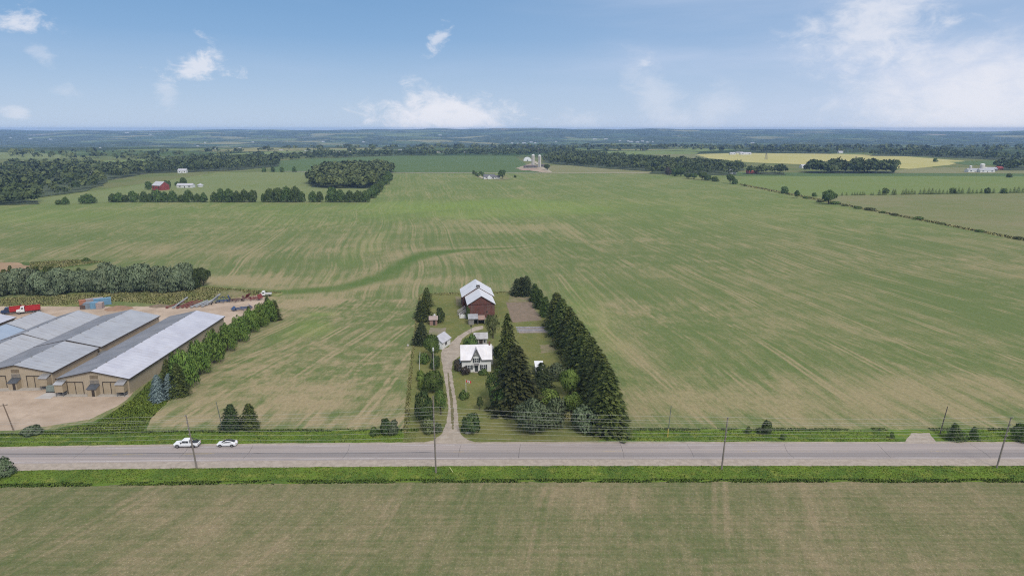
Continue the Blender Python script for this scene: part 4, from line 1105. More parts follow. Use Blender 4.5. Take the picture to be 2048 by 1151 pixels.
def barn_front(e, hx_, doors, sheds, boxes, ze, zp):
    for x, wd in doors:
        d = MB().box(x - wd / 2, x + wd / 2, -.10, -.02, .05, 3.5)
        o = d.build('door', M_TANP, e)
        f = MB()
        for q in (-wd / 2 - .1, 0, wd / 2 + .1): f.box(q + x - .09, q + x + .09, -.16, -.105, .05, 3.6)
        f.box(x - wd / 2 - .19, x + wd / 2 + .19, -.16, -.105, 3.6, 3.8); f.build('frame', M_DARKT, o)
    for x in sheds:
        b = MB().prism([(-2.0, 0), (-.02, 0), (-.02, 2.9), (-2.0, 2.2)], x - 1.25, x + 1.25, 'x'); s = b.build('entry_shed', M_TANP, e)
        MB().prism([(-2.25, 2.16), (-.025, 2.95), (-.025, 3.05), (-2.25, 2.26)], x - 1.45, x + 1.45, 'x').build('shed_roof', mat('dark slate sheet', (.12, .13, .15), (.09, .10, .11), 1.0, .4, .3), s)
        MB().box(x + .05, x + .85, -2.06, -2.01, .05, 1.95).build('door', M_DARKT, s)
        MB().box(x - 1.3, x + 1.3, -.14, -.03, 3.15, 4.3).build('wall_panel', mat('stained panel', (.24, .21, .17), (.17, .15, .13), 1.2, .8), e)
        MB().box(x - 1.15, x + 1.15, -.12, -.03, 4.75, 5.75).build('vent', mat('louvre', (.22, .17, .11), (.17, .13, .09), .8, .8, stripes=(2, .2, .5)), e)
    for x in boxes:
        b = MB().box(x - 1.2, x + 1.2, -2.1, -.03, 1.3, 3.7); bx_ = b.build('fan_box', M_TANP, e)
        MB().prism([(-2.4, 3.62), (-.03, 4.35), (-.03, 4.47), (-2.4, 3.74)], x - 1.35, x + 1.35, 'x').build('lid', M_ROOFG, bx_)
        g = MB()
        for q in (-1, 1): g.box(x + q - .08, x + q + .08, -2.0, -1.84, 0, 1.3)
        g.box(x - 1.1, x + 1.1, -1.5, -.1, .6, .75); g.build('leg_frame', M_GREY, bx_)


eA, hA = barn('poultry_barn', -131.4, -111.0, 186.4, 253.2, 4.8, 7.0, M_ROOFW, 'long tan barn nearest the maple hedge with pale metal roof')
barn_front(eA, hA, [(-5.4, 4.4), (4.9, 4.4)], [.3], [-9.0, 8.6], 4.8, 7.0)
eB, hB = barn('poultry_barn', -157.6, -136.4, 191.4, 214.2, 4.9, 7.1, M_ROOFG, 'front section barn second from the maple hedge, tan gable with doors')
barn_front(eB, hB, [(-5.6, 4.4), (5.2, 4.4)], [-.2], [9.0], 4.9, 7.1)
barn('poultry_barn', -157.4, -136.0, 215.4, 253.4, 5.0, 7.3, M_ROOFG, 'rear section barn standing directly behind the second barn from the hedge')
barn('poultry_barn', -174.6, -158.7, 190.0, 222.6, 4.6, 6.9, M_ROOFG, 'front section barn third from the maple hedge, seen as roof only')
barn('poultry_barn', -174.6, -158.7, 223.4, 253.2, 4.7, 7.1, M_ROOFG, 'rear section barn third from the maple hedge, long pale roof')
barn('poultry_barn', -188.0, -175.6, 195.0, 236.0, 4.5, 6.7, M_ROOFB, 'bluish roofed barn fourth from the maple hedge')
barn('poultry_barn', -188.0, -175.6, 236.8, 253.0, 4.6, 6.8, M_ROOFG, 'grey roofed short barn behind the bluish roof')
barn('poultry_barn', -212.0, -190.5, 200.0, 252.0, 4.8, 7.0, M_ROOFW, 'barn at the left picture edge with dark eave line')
# link block between the two sections of the second barn and pads
MB().box(-135.9, -134.6, 213.2, 216.2, 0, 3.4).build('duct_box', M_GREY); tag(bpy.data.objects['duct_box'], 'dark duct box in the gap between the two nearest barns', 'duct')
tag(sheet('concrete_apron', [(108, 793), (258, 793), (256, 787), (110, 787)], .036, M_CONC, step=2, jit=.05), kind='structure')
tag(sheet('concrete_pad', [(68, 797), (100, 797), (116, 787), (96, 783)], .038, mat('pale concrete', (.46, .43, .40), (.40, .37, .34), .4, .9, obj=False), step=2, jit=.05), kind='structure')
tag(sheet('concrete_apron', [(0, 782), (75, 780), (110, 776), (112, 772), (0, 776)], .034, M_CONC, step=2, jit=.05), kind='structure')
p = G(104, 783); e = empty('generator', p, 0, 'grey machine on the concrete pad between the two nearest barns', 'machine')
MB().box(-1.2, 1.2, -.7, .7, .3, 1.9, .08, .08).build('housing', mat('grey green steel', (.20, .23, .20), (.15, .18, .16), 1.0, .6), e)
MB().box(-1.3, 1.3, -.75, .75, .05, .3).build('skid', M_DARKT, e); MB().tube([(.6, 0, 1.9), (.6, 0, 2.5)], .1).build('exhaust', M_GREY, e)


def simple_house(name, p, rz, wd, dp, ze, zp, wm, rm, label, cat='house', group=None, win=True, ridge_x=True):
    e = empty(name, p, rz, label, cat, group)
    ax = (lambda b: b)
    if ridge_x:
        MB().prism([(0, 0), (dp, 0), (dp, ze), (dp / 2, zp), (0, ze)], -wd / 2, wd / 2, 'x').build('wall', wm, e)
        b = MB()
        k = (zp - ze) / (dp / 2)
        for y_, sg in ((0, -1), (dp, 1)):
            b.prism([(dp / 2, zp + .03), (y_ + sg * .4, ze - k * .4 + .03), (y_ + sg * .4, ze - k * .4 + .18), (dp / 2, zp + .18)], -wd / 2 - .35, wd / 2 + .35, 'x')
        b.build('roof', rm, e)
    else:
        MB().gable(-wd / 2, wd / 2, 0, dp, ze, zp).build('wall', wm, e)
        MB().roof(-wd / 2, wd / 2, 0, dp, ze + .03, zp + .03, .15, .35).build('roof', rm, e)
    if win:
        for q in (-.3, .3): MB().box(q * wd - wd * .06, q * wd + wd * .06, -.06, -.02, ze * .4, ze * .75).build('window', M_GLASS, e)
        MB().box(-.6, .6, -.06, -.02, .05, min(2.1, ze * .8)).build('door', M_DARKT, e)
    return e


# ---- the farmhouse
hp = G(924, 744.5); hq = G(982, 742.5)
hc = (hp + hq) / 2; HW = 4.62; HRZ = R(5.0)
M_SID = mat('white siding', (.70, .69, .66), (.64, .63, .60), .7, .7, stripes=(2, .22, .12))
M_TINW = mat('white tin roof', (.58, .57, .59), (.50, .49, .51), .5, .42, metal=.35, dirt=((.52, .47, .43), .4, .9, (1.6, .4, .4)))
M_SHUT = mat('dark shutter', (.035, .04, .045), (.05, .055, .06), 2.0, .6)
M_TRIM = mat('grey trim', (.18, .17, .16), (.14, .13, .13), 2.0, .7)
hs = empty('farmhouse', hc, HRZ, 'white two storey farmhouse with a pointed centre gable and metal roof', 'house')
ZE, ZR, HD = 4.35, 7.9, 6.6
MB().prism([(0, 0), (HD, 0), (HD, ZE), (HD / 2, ZR), (0, ZE)], -HW, HW, 'x').build('wall', M_SID, hs)
b = MB(); k = (ZR - ZE) / (HD / 2)
gx, gz = 1.5, 7.5         # half width and peak height of the centre gable
yb_ = (gz - ZE) / k
b.prism([(HD / 2, ZR + .03), (HD + .4, ZE - k * .4 + .03), (HD + .4, ZE - k * .4 + .2), (HD / 2, ZR + .2)], -HW - .4, HW + .4, 'x')
for s in (-1, 1):       # front slope, left open where the gable rises
    pts = [(s * (HW + .4), -.4, ZE - k * .4), (s * gx, -.4, ZE - k * .4), (s * gx, 0, ZE), (0, yb_, gz), (0, HD / 2, ZR), (s * (HW + .4), HD / 2, ZR)]
    lo_ = [Vector(q) + Vector((0, 0, .03)) for q in pts]; up_ = [Vector(q) + Vector((0, 0, .2)) for q in pts]
    b.poly(lo_[::-1]); b.poly(up_)
    for i in range(6): b.poly([lo_[i], lo_[(i + 1) % 6], up_[(i + 1) % 6], up_[i]])
    g0 = [(s * (gx + .05), -.35, ZE - .15), (0, -.35, gz + .03), (0, yb_ + .05, gz + .03), (s * (gx + .05), .1, ZE - .15)]
    b.poly([Vector(q) + Vector((0, 0, .22)) for q in g0]); b.poly([Vector(q) + Vector((0, 0, .06)) for q in g0][::-1])
rf = b.build('roof', M_TINW, hs)
g = MB().prism([(-gx + .12, ZE - .3), (gx - .12, ZE - .3), (0, gz - .15)], -.03, yb_ * .98); g.build('centre_gable', M_SID, hs)
b = MB()
for s in (-1, 1):
    b.beam((s * (gx + .12), -.42, ZE - .22), (0, -.42, gz + .08), .08, .30)
    b.beam((s * .62, -.40, gz - 1.75), (0, -.40, gz - 1.25), .05, .12)
    b.box(s * (gx + .2) if s > 0 else -HW - .42, HW + .42 if s > 0 else -gx - .2, -.46, -.405, ZE - k * .4 - .12, ZE - k * .4 + .22)
b.box(-.72, .72, -.425, -.38, gz - 1.82, gz - 1.70); b.box(-.05, .05, -.425, -.38, gz - 1.7, gz - .2)
b.build('bargeboard', M_TRIM, hs)


def hwin(x, z0, z1, wd, shut=True):
    wn_ = MB().box(x - wd / 2, x + wd / 2, -.07, -.032, z0, z1).build('window', M_GLASS, hs)
    f = MB()
    for q in (-wd / 2 - .04, 0, wd / 2 + .04): f.box(x + q - .05, x + q + .05, -.10, -.072, z0, z1)
    for q in (z0 - .06, (z0 + z1) / 2, z1 + .0): f.box(x - wd / 2 - .09, x + wd / 2 + .09, -.103, -.0735, q, q + .08)
    f.build('frame', M_WHITE, wn_)
    if shut:
        for s in (-1, 1):
            c_ = x + s * (wd / 2 + .36); MB().box(c_ - .25, c_ + .25, -.11, -.033, z0 - .05, z1 + .05).build('shutter', M_SHUT, hs)


hwin(0, 3.25, 4.6, 1.0); hwin(-2.3, .95, 2.35, 1.0); hwin(2.25, .95, 2.35, 1.0)
d = MB().box(-.5, .5, -.08, -.032, .25, 2.3).build('door', mat('dark door', (.05, .06, .06), (.04, .045, .045), 2, .5), hs)
MB().prism([(-.9, 2.45), (-.035, 2.8), (-.035, 2.9), (-.9, 2.55)], -.75, .75, 'x').build('hood', M_TRIM, d)
MB().box(-.9, .9, -.8, -.04, 0, .22).build('step', M_CONC, hs)
b = MB().box(HW - .55, HW - .05, HD / 2 - .3, HD / 2 + .3, ZR - .4, ZR + .9); b.box(HW - .62, HW + .02, HD / 2 - .37, HD / 2 + .37, ZR + .9, ZR + 1.02); b.build('chimney', mat('brick', (.22, .10, .07), (.16, .08, .06), 3, .9), hs)
M_GRR = mat('grey shingle', (.40, .385, .37), (.34, .33, .315), .8, .8)
wg = MB().prism([(HD + .01, 0), (13.2, 0), (13.2, 3.1), (9.9, 5.3), (HD + .01, 3.1)], .6, 5.7, 'x').build('rear_wing', M_SID, hs)
b = MB(); k2 = 2.2 / 3.3
b.prism([(9.9, 5.33), (HD + .05, 3.13), (HD + .05, 3.3), (9.9, 5.5)], .4, 5.95, 'x'); b.prism([(9.9, 5.33), (13.6, 2.86), (13.6, 3.03), (9.9, 5.5)], .4, 5.95, 'x'); b.build('wing_roof', M_GRR, wg)
sp_ = MB().box(-HW - 1.1, -HW - .01, 1.2, 4.6, 0, 2.6).build('side_porch', M_SID, hs)
MB().prism([(-HW - 1.4, 2.45), (-HW - .02, 3.2), (-HW - .02, 3.35), (-HW - 1.4, 2.6)], .9, 4.9).build('porch_roof', mat('blue grey tin', (.30, .36, .42), (.26, .31, .36), .6, .5, .2), sp_)
sh = G(962, 690); simple_house('garden_shed', sh, HRZ, 4.4, 4.0, 2.6, 4.0, mat('grey boards', (.38, .36, .34), (.30, .29, .28), 1.5, .8), mat('rusty tin', (.50, .49, .48), (.36, .34, .33), .6, .45, .5, stripes=(0, .5, .2)), 'low metal roofed shed behind the farmhouse wing', 'shed')

# ---- the bank barn
M_RED = mat('weathered red boards', (.165, .062, .048), (.115, .054, .044), .5, .85, stripes=(0, .32, .35), dirt=((.16, .12, .10), .6, .45, (1.5, 1.5, .25)))
M_REDS = mat('weathered side boards', (.105, .036, .028), (.075, .034, .029), .5, .85, stripes=(1, .32, .35), dirt=((.15, .12, .10), .6, .45, (1.5, 1.5, .25)))
M_BTIN = mat('bright tin roof', (.76, .745, .75), (.68, .665, .67), .25, .42, metal=.15, stripes=(1, .8, .12), dirt=((.58, .52, .50), .3, .4, (.4, 1.6, 1)))
bc = (G(936, 639) + G(990, 636)) / 2
bb = empty('bank_barn', bc, R(7.5), 'weathered red gabled barn with bright tin roof in two levels', 'barn')
BW = 5.35
MB().gable(-BW, BW, 0, 14.0, 6.2, 9.5).build('wall', M_RED, bb)
MB().roof(-BW, BW, 0, 14.4, 6.23, 9.53, .14, .45).build('roof', M_BTIN, bb)
MB().gable(-BW - 1.3, BW + .9, 14.01, 28.5, 6.1, 10.1, xr=-.2).build('rear_wall', M_REDS, bb)
b = MB()
for a_, sg in ((-BW - 1.3, -1), (BW + .9, 1)):
    kk = (10.1 - 6.1) / abs(a_ + .2); b.prism([(-.2, 10.13), (a_ + sg * .5, 6.13 - kk * .5), (a_ + sg * .5, 6.27 - kk * .5), (-.2, 10.27)], 13.7, 29.0)
rr_ = b.build('rear_roof', M_BTIN, bb)
MB().box(-.9, .7, 13.9, 15.4, 9.3, 10.75, .1, .2).build('cupola_hatch', M_DARKT, rr_)
b = MB()
for s in (-1, 1): b.beam((s * (BW + .5), -.5, 5.98), (0, -.5, 9.62), .06, .16)
b.build('rake_trim', M_TRIM, bb)
MB().box(-BW + .02, BW - .02, -.06, -.012, 5.95, 6.2).build('girt_board', mat('dark red board', (.06, .02, .018)), bb)
MB().box(-BW - .04, BW + .04, -.05, -.012, 0, .55).build('stone_foundation', mat('field stone', (.30, .25, .20), (.20, .17, .14), 1.8, .95), bb)
MB().box(1.9, 2.5, -.05, -.013, 2.7, 3.3).build('hatch', M_DARKT, bb)
MB().box(2.4, 3.5, -.055, -.013, .05, 2.1).build('door', mat('faded boards', (.17, .08, .06), (.13, .07, .06), 1.0, .9), bb)
tree('ivy', 'shrub3', 'green', 0, 0, 0, 0, 'green ivy climbing the left front corner of the red barn', 'plant', world=bc + Vector((-5.5, -.6, 0)), h=6.0, wd=2.0)
# collapsed lean-to on the left of the barn
lt = empty('fallen_lean_to', G(927, 632), R(7.5), 'collapsed grey lean-to with white boards left of the red barn', 'shed')
b = MB(); rl = random.Random(5)
for i in range(10):
    y_ = -3 + i * .95; b.beam((-2.0 + rl.uniform(-.5, .4), y_, .4 + rl.uniform(0, .5)), (1.1, y_ + rl.uniform(-.5, .5), 2.6 + rl.uniform(-.4, .5)), .55, .06)
b.build('roof_board', mat('silvered boards', (.40, .37, .35), (.26, .23, .22), 1.2, .9), lt)
b = MB()
for x_, y_, hh in ((-1.7, -3.1, 1.6), (.9, -3.1, 2.7), (-1.7, 0, 1.2), (.9, 5.5, 2.8)): b.box(x_ - .12, x_ + .12, y_ - .12, y_ + .12, 0, hh)
b.build('post', M_WHITE, lt)
MB().box(-1.6, .8, -3.25, -3.15, .1, 1.7, .3).build('end_panel', M_WHITE, lt)
# grey shed with open bays in front of the barn
gs = empty('grey_shed', G(949, 649), R(6), 'small grey boarded shed with dark open bay before the red barn', 'shed')
M_BOARD = mat('grey weathered boards', (.27, .25, .235), (.19, .18, .17), .9, .9, stripes=(0, .3, .3))
b = MB(); b.box(-2.3, -.2, -.01, .1, 0, 2.3); b.box(-2.3, -2.2, .1, 3.6, 0, 2.7); b.box(-2.2, 4.0, 3.5, 3.6, 0, 2.9); b.box(1.3, 1.45, .1, 3.5, 0, 2.5); b.box(3.9, 4.0, .1, 3.5, 0, 2.4); b.box(-.2, 1.3, 0, .1, 2.0, 2.3)
b.build('wall', M_BOARD, gs)
MB().prism([(-.35, 2.42), (3.8, 3.35), (3.8, 3.45), (-.35, 2.52)], -2.5, 1.5, 'x').build('roof', mat('grey tin sheets', (.46, .46, .47), (.36, .36, .37), .6, .5, .4, stripes=(0, .8, .2)), gs)
MB().prism([(-.2, 2.0), (3.6, 2.75), (3.6, 2.83), (-.2, 2.08)], 1.55, 4.3, 'x').build('side_roof', mat('rusted sheets', (.34, .22, .17), (.26, .18, .15), .8, .7), gs)
# brick outhouse, white gabled shed, white coop
ob = simple_house('outhouse', G(867, 650), R(5), 2.9, 2.6, 2.4, 3.3, mat('pinkish brick', (.34, .20, .165), (.27, .165, .14), 3, .9), mat('pinkish tin', (.38, .29, .26), (.31, .25, .22), 1.0, .7), 'little pinkish brick outhouse with a dark doorway', 'outhouse', win=False)
MB().box(-.15, .75, -.07, -.02, .05, 2.0).build('doorway', M_DARKT, ob)
ws = simple_house('white_shed', G(872, 697), R(-20), 5.0, 6.6, 2.5, 4.3, M_WHITE, M_TINW, 'white gabled shed with a pale metal roof left of the drive', 'shed', win=False, ridge_x=False)
MB().box(-.9, .9, -.06, -.02, .05, 2.0).build('door', M_SHUT, ws)
MB().box(2.505, 2.56, 2.2, 3.6, .9, 1.9).build('window', M_GLASS, ws)
cp = empty('chicken_coop', G(1079, 746), R(2), 'small white flat topped coop on the lawn beside the dark conifer', 'coop')
MB().box(-1.25, 1.25, 0, 4.8, .35, 2.05).build('body', M_WHITE, cp); MB().prism([(-.2, 2.07), (5.0, 2.35), (5.0, 2.43), (-.2, 2.15)], -1.4, 1.4, 'x').build('roof', mat('chalk white sheet', (.80, .80, .80), (.74, .74, .74), 1, .5), cp)
b = MB()
for x_ in (-1.1, 1.1):
    for y_ in (.2, 4.5): b.box(x_ - .08, x_ + .08, y_ - .08, y_ + .08, 0, .35)
b.build('foot', M_GREY, cp)
MB().box(-.5, .4, -.06, -.015, .5, 1.8).build('door', M_TRIM, cp)
wt = empty('white_tank', G(869, 640), 0, 'small white tank standing behind the pinkish outhouse', 'tank')
MB().lathe(0, 0, [(.3, .65), (2.0, .65), (2.5, .35), (2.6, .12)], 14).build('vessel', M_WHITE, wt, True); MB().lathe(0, 0, [(0, .7), (.3, .7)], 12).build('base', M_GREY, wt)
# mulch sheets on the vegetable bed
for i in range(4):
    y0_ = G(1060, 654 + 3 * i); o = MB(); rr2 = random.Random(i); xs_ = [-6.2 + j * 1.1 for j in range(12)]
    for j in range(11): o.hexa([(xs_[j], -.28, 0), (xs_[j + 1], -.28, 0), (xs_[j + 1], .28, 0), (xs_[j], .28, 0), (xs_[j], -.2, .1 + .06 * rr2.random()), (xs_[j + 1], -.2, .12), (xs_[j + 1], .2, .12), (xs_[j], .2, .1 + .06 * rr2.random())])
    ob_ = o.build('mulch_row', mat('grey plastic mulch', (.30, .31, .35), (.18, .19, .22), .9, .35, obj=False), loc=(G(1064, 660).x + i * .15, y0_.y, .034)); tag(ob_, nth(3 - i) + ' strip of grey plastic mulch, from the near end of the vegetable bed', 'mulch', 'grey plastic mulch strips')

# ---- poles and wires
M_POLE = mat('grey pole wood', (.24, .205, .175), (.17, .145, .125), 1.2, .9)
M_POLEG = mat('greened pole wood', (.15, .17, .14), (.11, .12, .10), 1.2, .9)
M_INS = mat('insulator', (.30, .27, .25), (.24, .22, .2), 3, .4)


def upole(name, bx, by, hgt, lean, label, group, arms=True, pm=M_POLE, r=.17, cross=False):
    p = G(bx, by); e = empty(name, p, 0, label, 'utility pole', group)
    topv = Vector((lean, 0, hgt)); MB().tube([(0, 0, -.3), topv * .5, topv], [r * 1.15, r, r * .72], 10).build('shaft', pm, e)
    if arms:
        for q in arms:
            c = topv * (q / hgt); MB().tube([c, c + Vector((0, -.55, .08))], .05, 6).build('bracket', M_GREY, e)
            MB().lathe(c.x, -.55, [(q + .05, .06), (q + .12, .11), (q + .2, .07), (q + .28, .11), (q + .36, .05)], 8).build('insulator', M_INS, e)
    if cross:
        c = topv * ((hgt - .5) / hgt); MB().beam(c + Vector((-1.15, -.17, -.12)), c + Vector((1.15, -.17, .12)), .11, .13).build('crossarm', pm, e)
        for s in (-1, 0, 1): MB().lathe(c.x + s * 1.05, -.17, [(hgt - .4 + s * .1, .05), (hgt - .2 + s * .1, .09), (hgt - .05 + s * .1, .04)], 8).build('insulator', M_INS, e)
    return p, topv


PO = []
grp = 'roadside utility poles on the near verge'
for (bx, by, hg, ln, lb, ar) in [(394, 936, 13.0, -2.0 + .9, 'near verge utility pole in front of the white pickup', (12.9, 11.2, 9.6, 8.4)),
                                 (872, 945, 18.4, -.2, 'tall near verge utility pole by the farm driveway, highest of its line', (15.6, 13.6, 11.6, 10.0)),
                                 (1443, 938, 12.6, .5, 'near verge utility pole halfway between driveway and field entrance', (12.5, 10.8, 9.2, 8.0)),
                                 (1993, 935, 12.4, 1.3, 'near verge utility pole across from the field entrance, toward the picture edge', (12.3, 10.6, 9.1, 7.9))]:
    PO.append(upole('utility_pole', bx, by, hg, ln, lb, grp, ar))
grp2 = 'utility poles on the far side of the road'
upole('utility_pole', 446, 860, TOP(G(446, 860).y, 803), -1.0, 'thin greenish pole beside the dark roadside cedar pair', grp2, (), M_POLEG, .11)
upole('utility_pole', 28, 861, TOP(G(28, 861).y, 806), -1.6, 'brown pole with a crossarm at the edge of the gravel yard', grp2, (), mat('brown pole wood', (.20, .14, .10), (.15, .11, .08), 1, .9), .15, True)
p_, t_ = upole('utility_pole', 1335, 873, TOP(G(1335, 873).y, 811), .5, 'thin dark pole with a yellow guard at its foot', grp2, (), M_POLEG, .10)
g_ = MB().tube([(0, -.25, 0), (0.02, -.2, 2.2)], .09, 8).build('guy_guard', mat('yellow guard', (.65, .48, .06), (.6, .44, .05), 2, .5)); g_.parent = bpy.data.objects[[o.name for o in bpy.data.objects if o.type == 'EMPTY' and o.get('label', '').startswith('thin dark pole')][0]]
upole('utility_pole', 1880, 866, TOP(G(1880, 866).y, 812), .9, 'dark leaning pole beside the young conifers at the field entrance', grp2, (), mat('dark pole wood', (.10, .085, .075), (.07, .06, .055), 1, .9), .13)
yp = G(869, 766); e = empty('yard_pole', yp, 0, 'pale pole with a lamp head beside the driveway shrubs', 'lamp pole'); hh_ = TOP(yp.y, 694)
MB().tube([(0, 0, 0), (-.15, 0, hh_)], [.12, .085], 8).build('shaft', mat('pale pole', (.42, .40, .37), (.34, .32, .3), 1, .8), e)
MB().lathe(-.1, -.28, [(hh_ - 1.2, .08), (hh_ - 1.0, .28), (hh_ - .2, .28), (hh_ - .05, .1)], 10).build('lamp_head', mat('grey white cast', (.62, .62, .6)), e)
sp2 = G(942.5, 667); e = empty('yard_post', sp2, 0, 'short dark post beside the dirt drive before the grey shed', 'post'); MB().tube([(0, 0, 0), (0, 0, TOP(sp2.y, 650))], [.11, .09], 8).build('shaft', M_POLE, e); MB().box(-.35, .35, -.3, .1, TOP(sp2.y, 650) - .5, TOP(sp2.y, 650)).build('meter_box', M_DARKT, e)
wp = G(839, 743); o = MB().tube([(0, 0, 0), (.1, 0, 3), (.35, .1, TOP(wp.y, 703))], [.07, .06, .05], 8).build('white_mast', M_WHITE, loc=wp); tag(o, 'thin white mast at the crop edge left of the shrubs', 'mast')

ZW = [((-1.1, 12.9), (-.17, 15.9), (.5, 12.5), (1.3, 12.3))]
M_WIRE = mat('weathered cable', (.52, .51, .47), (.46, .45, .42), .4, .6, obj=False)
hts = [(12.9, 15.9, 12.8, 12.6), (12.2, 15.0, 12.0, 11.8), (11.6, 14.1, 11.3, 11.1), (10.9, 13.0, 10.4, 10.3), (10.2, 12.1, 9.8, 9.7), (9.6, 11.4, 9.2, 9.1), (8.4, 10.2, 8.2, 8.1), (7.6, 9.0, 7.4, 7.3)]
for i, hs_ in enumerate(hts):
    pts = []; pp = [(PO[j][0] + Vector((PO[j][1].x * hs_[j] / PO[j][1].z, -.55 if i % 2 else -.15, hs_[j]))) for j in range(4)]
    pp = [pp[0] + (pp[0] - pp[1]) * 1.0 * Vector((1, 1, 0)).x + Vector((0, 0, 0))] + pp + [pp[3] + Vector((62, 0, -.1))]
    pp[0] = Vector((pp[1].x - 58, pp[1].y - 1.0, hs_[0] + .1))
    for a_, c_ in zip(pp, pp[1:]):
        for q in range(16):
            t = q / 16; pt = a_.lerp(c_, t); pt.z -= 4 * .55 * t * (1 - t); pts.append(pt)
    pts.append(pp[-1])
    o = MB().tube(pts, .017, 5).build('power_line', M_WIRE); tag(o, ('highest wire strung along the near utility poles' if i == 0 else nth(i) + ' wire from the top of the near utility poles') if i < 7 else 'lowest wire strung along the near utility poles', 'wire', 'power lines along the road')

# flag
fp = G(932, 785); e = empty('flagpole', fp, 0, 'white flagpole with a small red and white flag on the front lawn', 'flagpole'); fh = TOP(fp.y, 759)
MB().tube([(0, 0, 0), (0, 0, fh)], [.06, .045], 8).build('shaft', M_WHITE, e); MB().lathe(0, 0, [(fh, .05), (fh + .08, .09), (fh + .15, .03)], 8).build('finial', M_WHITE, e)
M_FRED = mat('flag red', (.55, .05, .04), (.5, .04, .04), 3, .7)
def flagquad(x0, x1, z0, z1, name, m, dy=0.0):
    b = MB(); n_ = 5
    for i in range(n_):
        xa, xb = x0 + (x1 - x0) * i / n_, x0 + (x1 - x0) * (i + 1) / n_; ya, yb2 = .12 * math.sin(xa * 4) + dy, .12 * math.sin(xb * 4) + dy
        b.hexa([(xa, ya - .01, z0 - xa * .18), (xb, yb2 - .01, z0 - xb * .18), (xb, yb2 + .01, z0 - xb * .18), (xa, ya + .01, z0 - xa * .18), (xa, ya - .01, z1 - xa * .18), (xb, yb2 - .01, z1 - xb * .18), (xb, yb2 + .01, z1 - xb * .18), (xa, ya + .01, z1 - xa * .18)])
    return b.build(name, m, fl_ if fl_ else None)
fl_ = None
fl_ = flagquad(.45, 1.15, fh - .75, fh - .1, 'flag_cloth', M_WHITE); fl_.parent = e
flagquad(.06, .45, fh - .75, fh - .1, 'red_band', M_FRED); flagquad(1.15, 1.55, fh - .75, fh - .1, 'red_band', M_FRED)
lf = [(0, -.3), (.04, -.12), (.22, -.14), (.17, -.04), (.28, .06), (.16, .08), (.1, .16), (.06, .12), (0, .3), (-.06, .12), (-.1, .16), (-.16, .08), (-.28, .06), (-.17, -.04), (-.22, -.14), (-.04, -.12)]
ya = .12 * math.sin(3.2)
MB().prism([(.8 + x_ * .8, fh - .425 - .144 + z_ * .75) for x_, z_ in lf], ya - .06, ya - .03).build('maple_leaf', M_FRED, fl_)

# yellow road sign at the left edge of the view
sg = G(-2, 882); e = empty('warning_sign', sg, 0, 'yellow diamond warning sign at the left picture edge beyond the road', 'road sign')
MB().box(-.05, .05, -.05, .05, 0, 2.6).build('post', M_GREY, e)
MB().prism([(0, 1.4), (.65, 2.05), (0, 2.7), (-.65, 2.05)], -.09, -.06).build('sign_plate', mat('sign yellow', (.75, .42, .02), (.7, .4, .02), 2, .5), e)

# marker stake on the near verge, and a rock
o = MB().beam((0, 0, .05), (-.9, 1.6, .5), .1, .07).build('wooden_stake', mat('fresh lath', (.55, .55, .25), (.5, .5, .22)), loc=G(906, 944)); tag(o, 'pale stake lying in the near verge grass right of the tall pole', 'stake')
o = MB().lathe(0, 0, [(0, .5), (.25, .55), (.5, .35), (.58, .1)], 7).build('boulder', mat('pale boulder', (.45, .42, .38), (.35, .33, .3), 2, .9), loc=G(936, 866)); o.scale = (1.6, .8, 1); tag(o, 'low pale boulder at the foot of the dome shaped dark bush', 'rock')
mbx = G(816, 692); o = MB().lathe(0, 0, [(0, .35), (.4, .42), (.75, .2)], 8).build('fence_stone', mat('pale boulder', (.4, .4, .4)), loc=mbx); tag(o, 'pale stone on the grass strip at the crop edge', 'rock')

# ------------------------------------------------------------------ vehicles
M_CARW = mat('white car paint', (.80, .80, .80), (.78, .78, .78), 1, .22, spec=.5)
M_TYRE = mat('tyre rubber', (.02, .02, .02), (.03, .03, .03), 3, .8); M_RIM = mat('alloy rim', (.35, .35, .36), (.3, .3, .3), 3, .3, .8)
M_BLK = mat('black trim', (.015, .015, .016), (.02, .02, .02), 2, .35, spec=.5)
M_TAIL = mat('red lens', (.35, .02, .02), (.3, .02, .02), 2, .2); M_LAMP = mat('clear lens', (.75, .75, .72), (.7, .7, .7), 2, .1)


def loft(secs, mname, m, parent):
    """secs: list of (x, [(y, z)...]) cross sections, bevelled body shell"""
    b = MB(); n_ = len(secs[0][1]); base = 0
    for x_, s in secs: b.v += [(x_, y_, z_) for y_, z_ in s]
    for i in range(len(secs) - 1):
        for k in range(n_): b.f.append((i * n_ + k, i * n_ + (k + 1) % n_, (i + 1) * n_ + (k + 1) % n_, (i + 1) * n_ + k)); b.mi.append(0)
    b.f.append(tuple(range(n_))[::-1]); b.f.append(tuple((len(secs) - 1) * n_ + k for k in range(n_))); b.mi += [0, 0]
    return b.build(mname, m, parent)


def sec(w_, z0, z1, tuck=.12, bev=.12):
    return [(-w_ + .08, z0), (w_ - .08, z0), (w_, z0 + .2), (w_, z1 - bev), (w_ - tuck, z1), (-w_ + tuck, z1), (-w_, z1 - bev), (-w_, z0 + .2)]


def wheels(e, xs_, yw, r, wd=.26):
    for x_ in xs_:
        for s in (-1, 1):
            o = MB().wheel((x_, s * yw, r), r, wd, 18).build('wheel', M_TYRE, e); MB().wheel((x_, s * (yw + .015), r), r * .62, wd + .01, 12).build('rim', M_RIM, o)


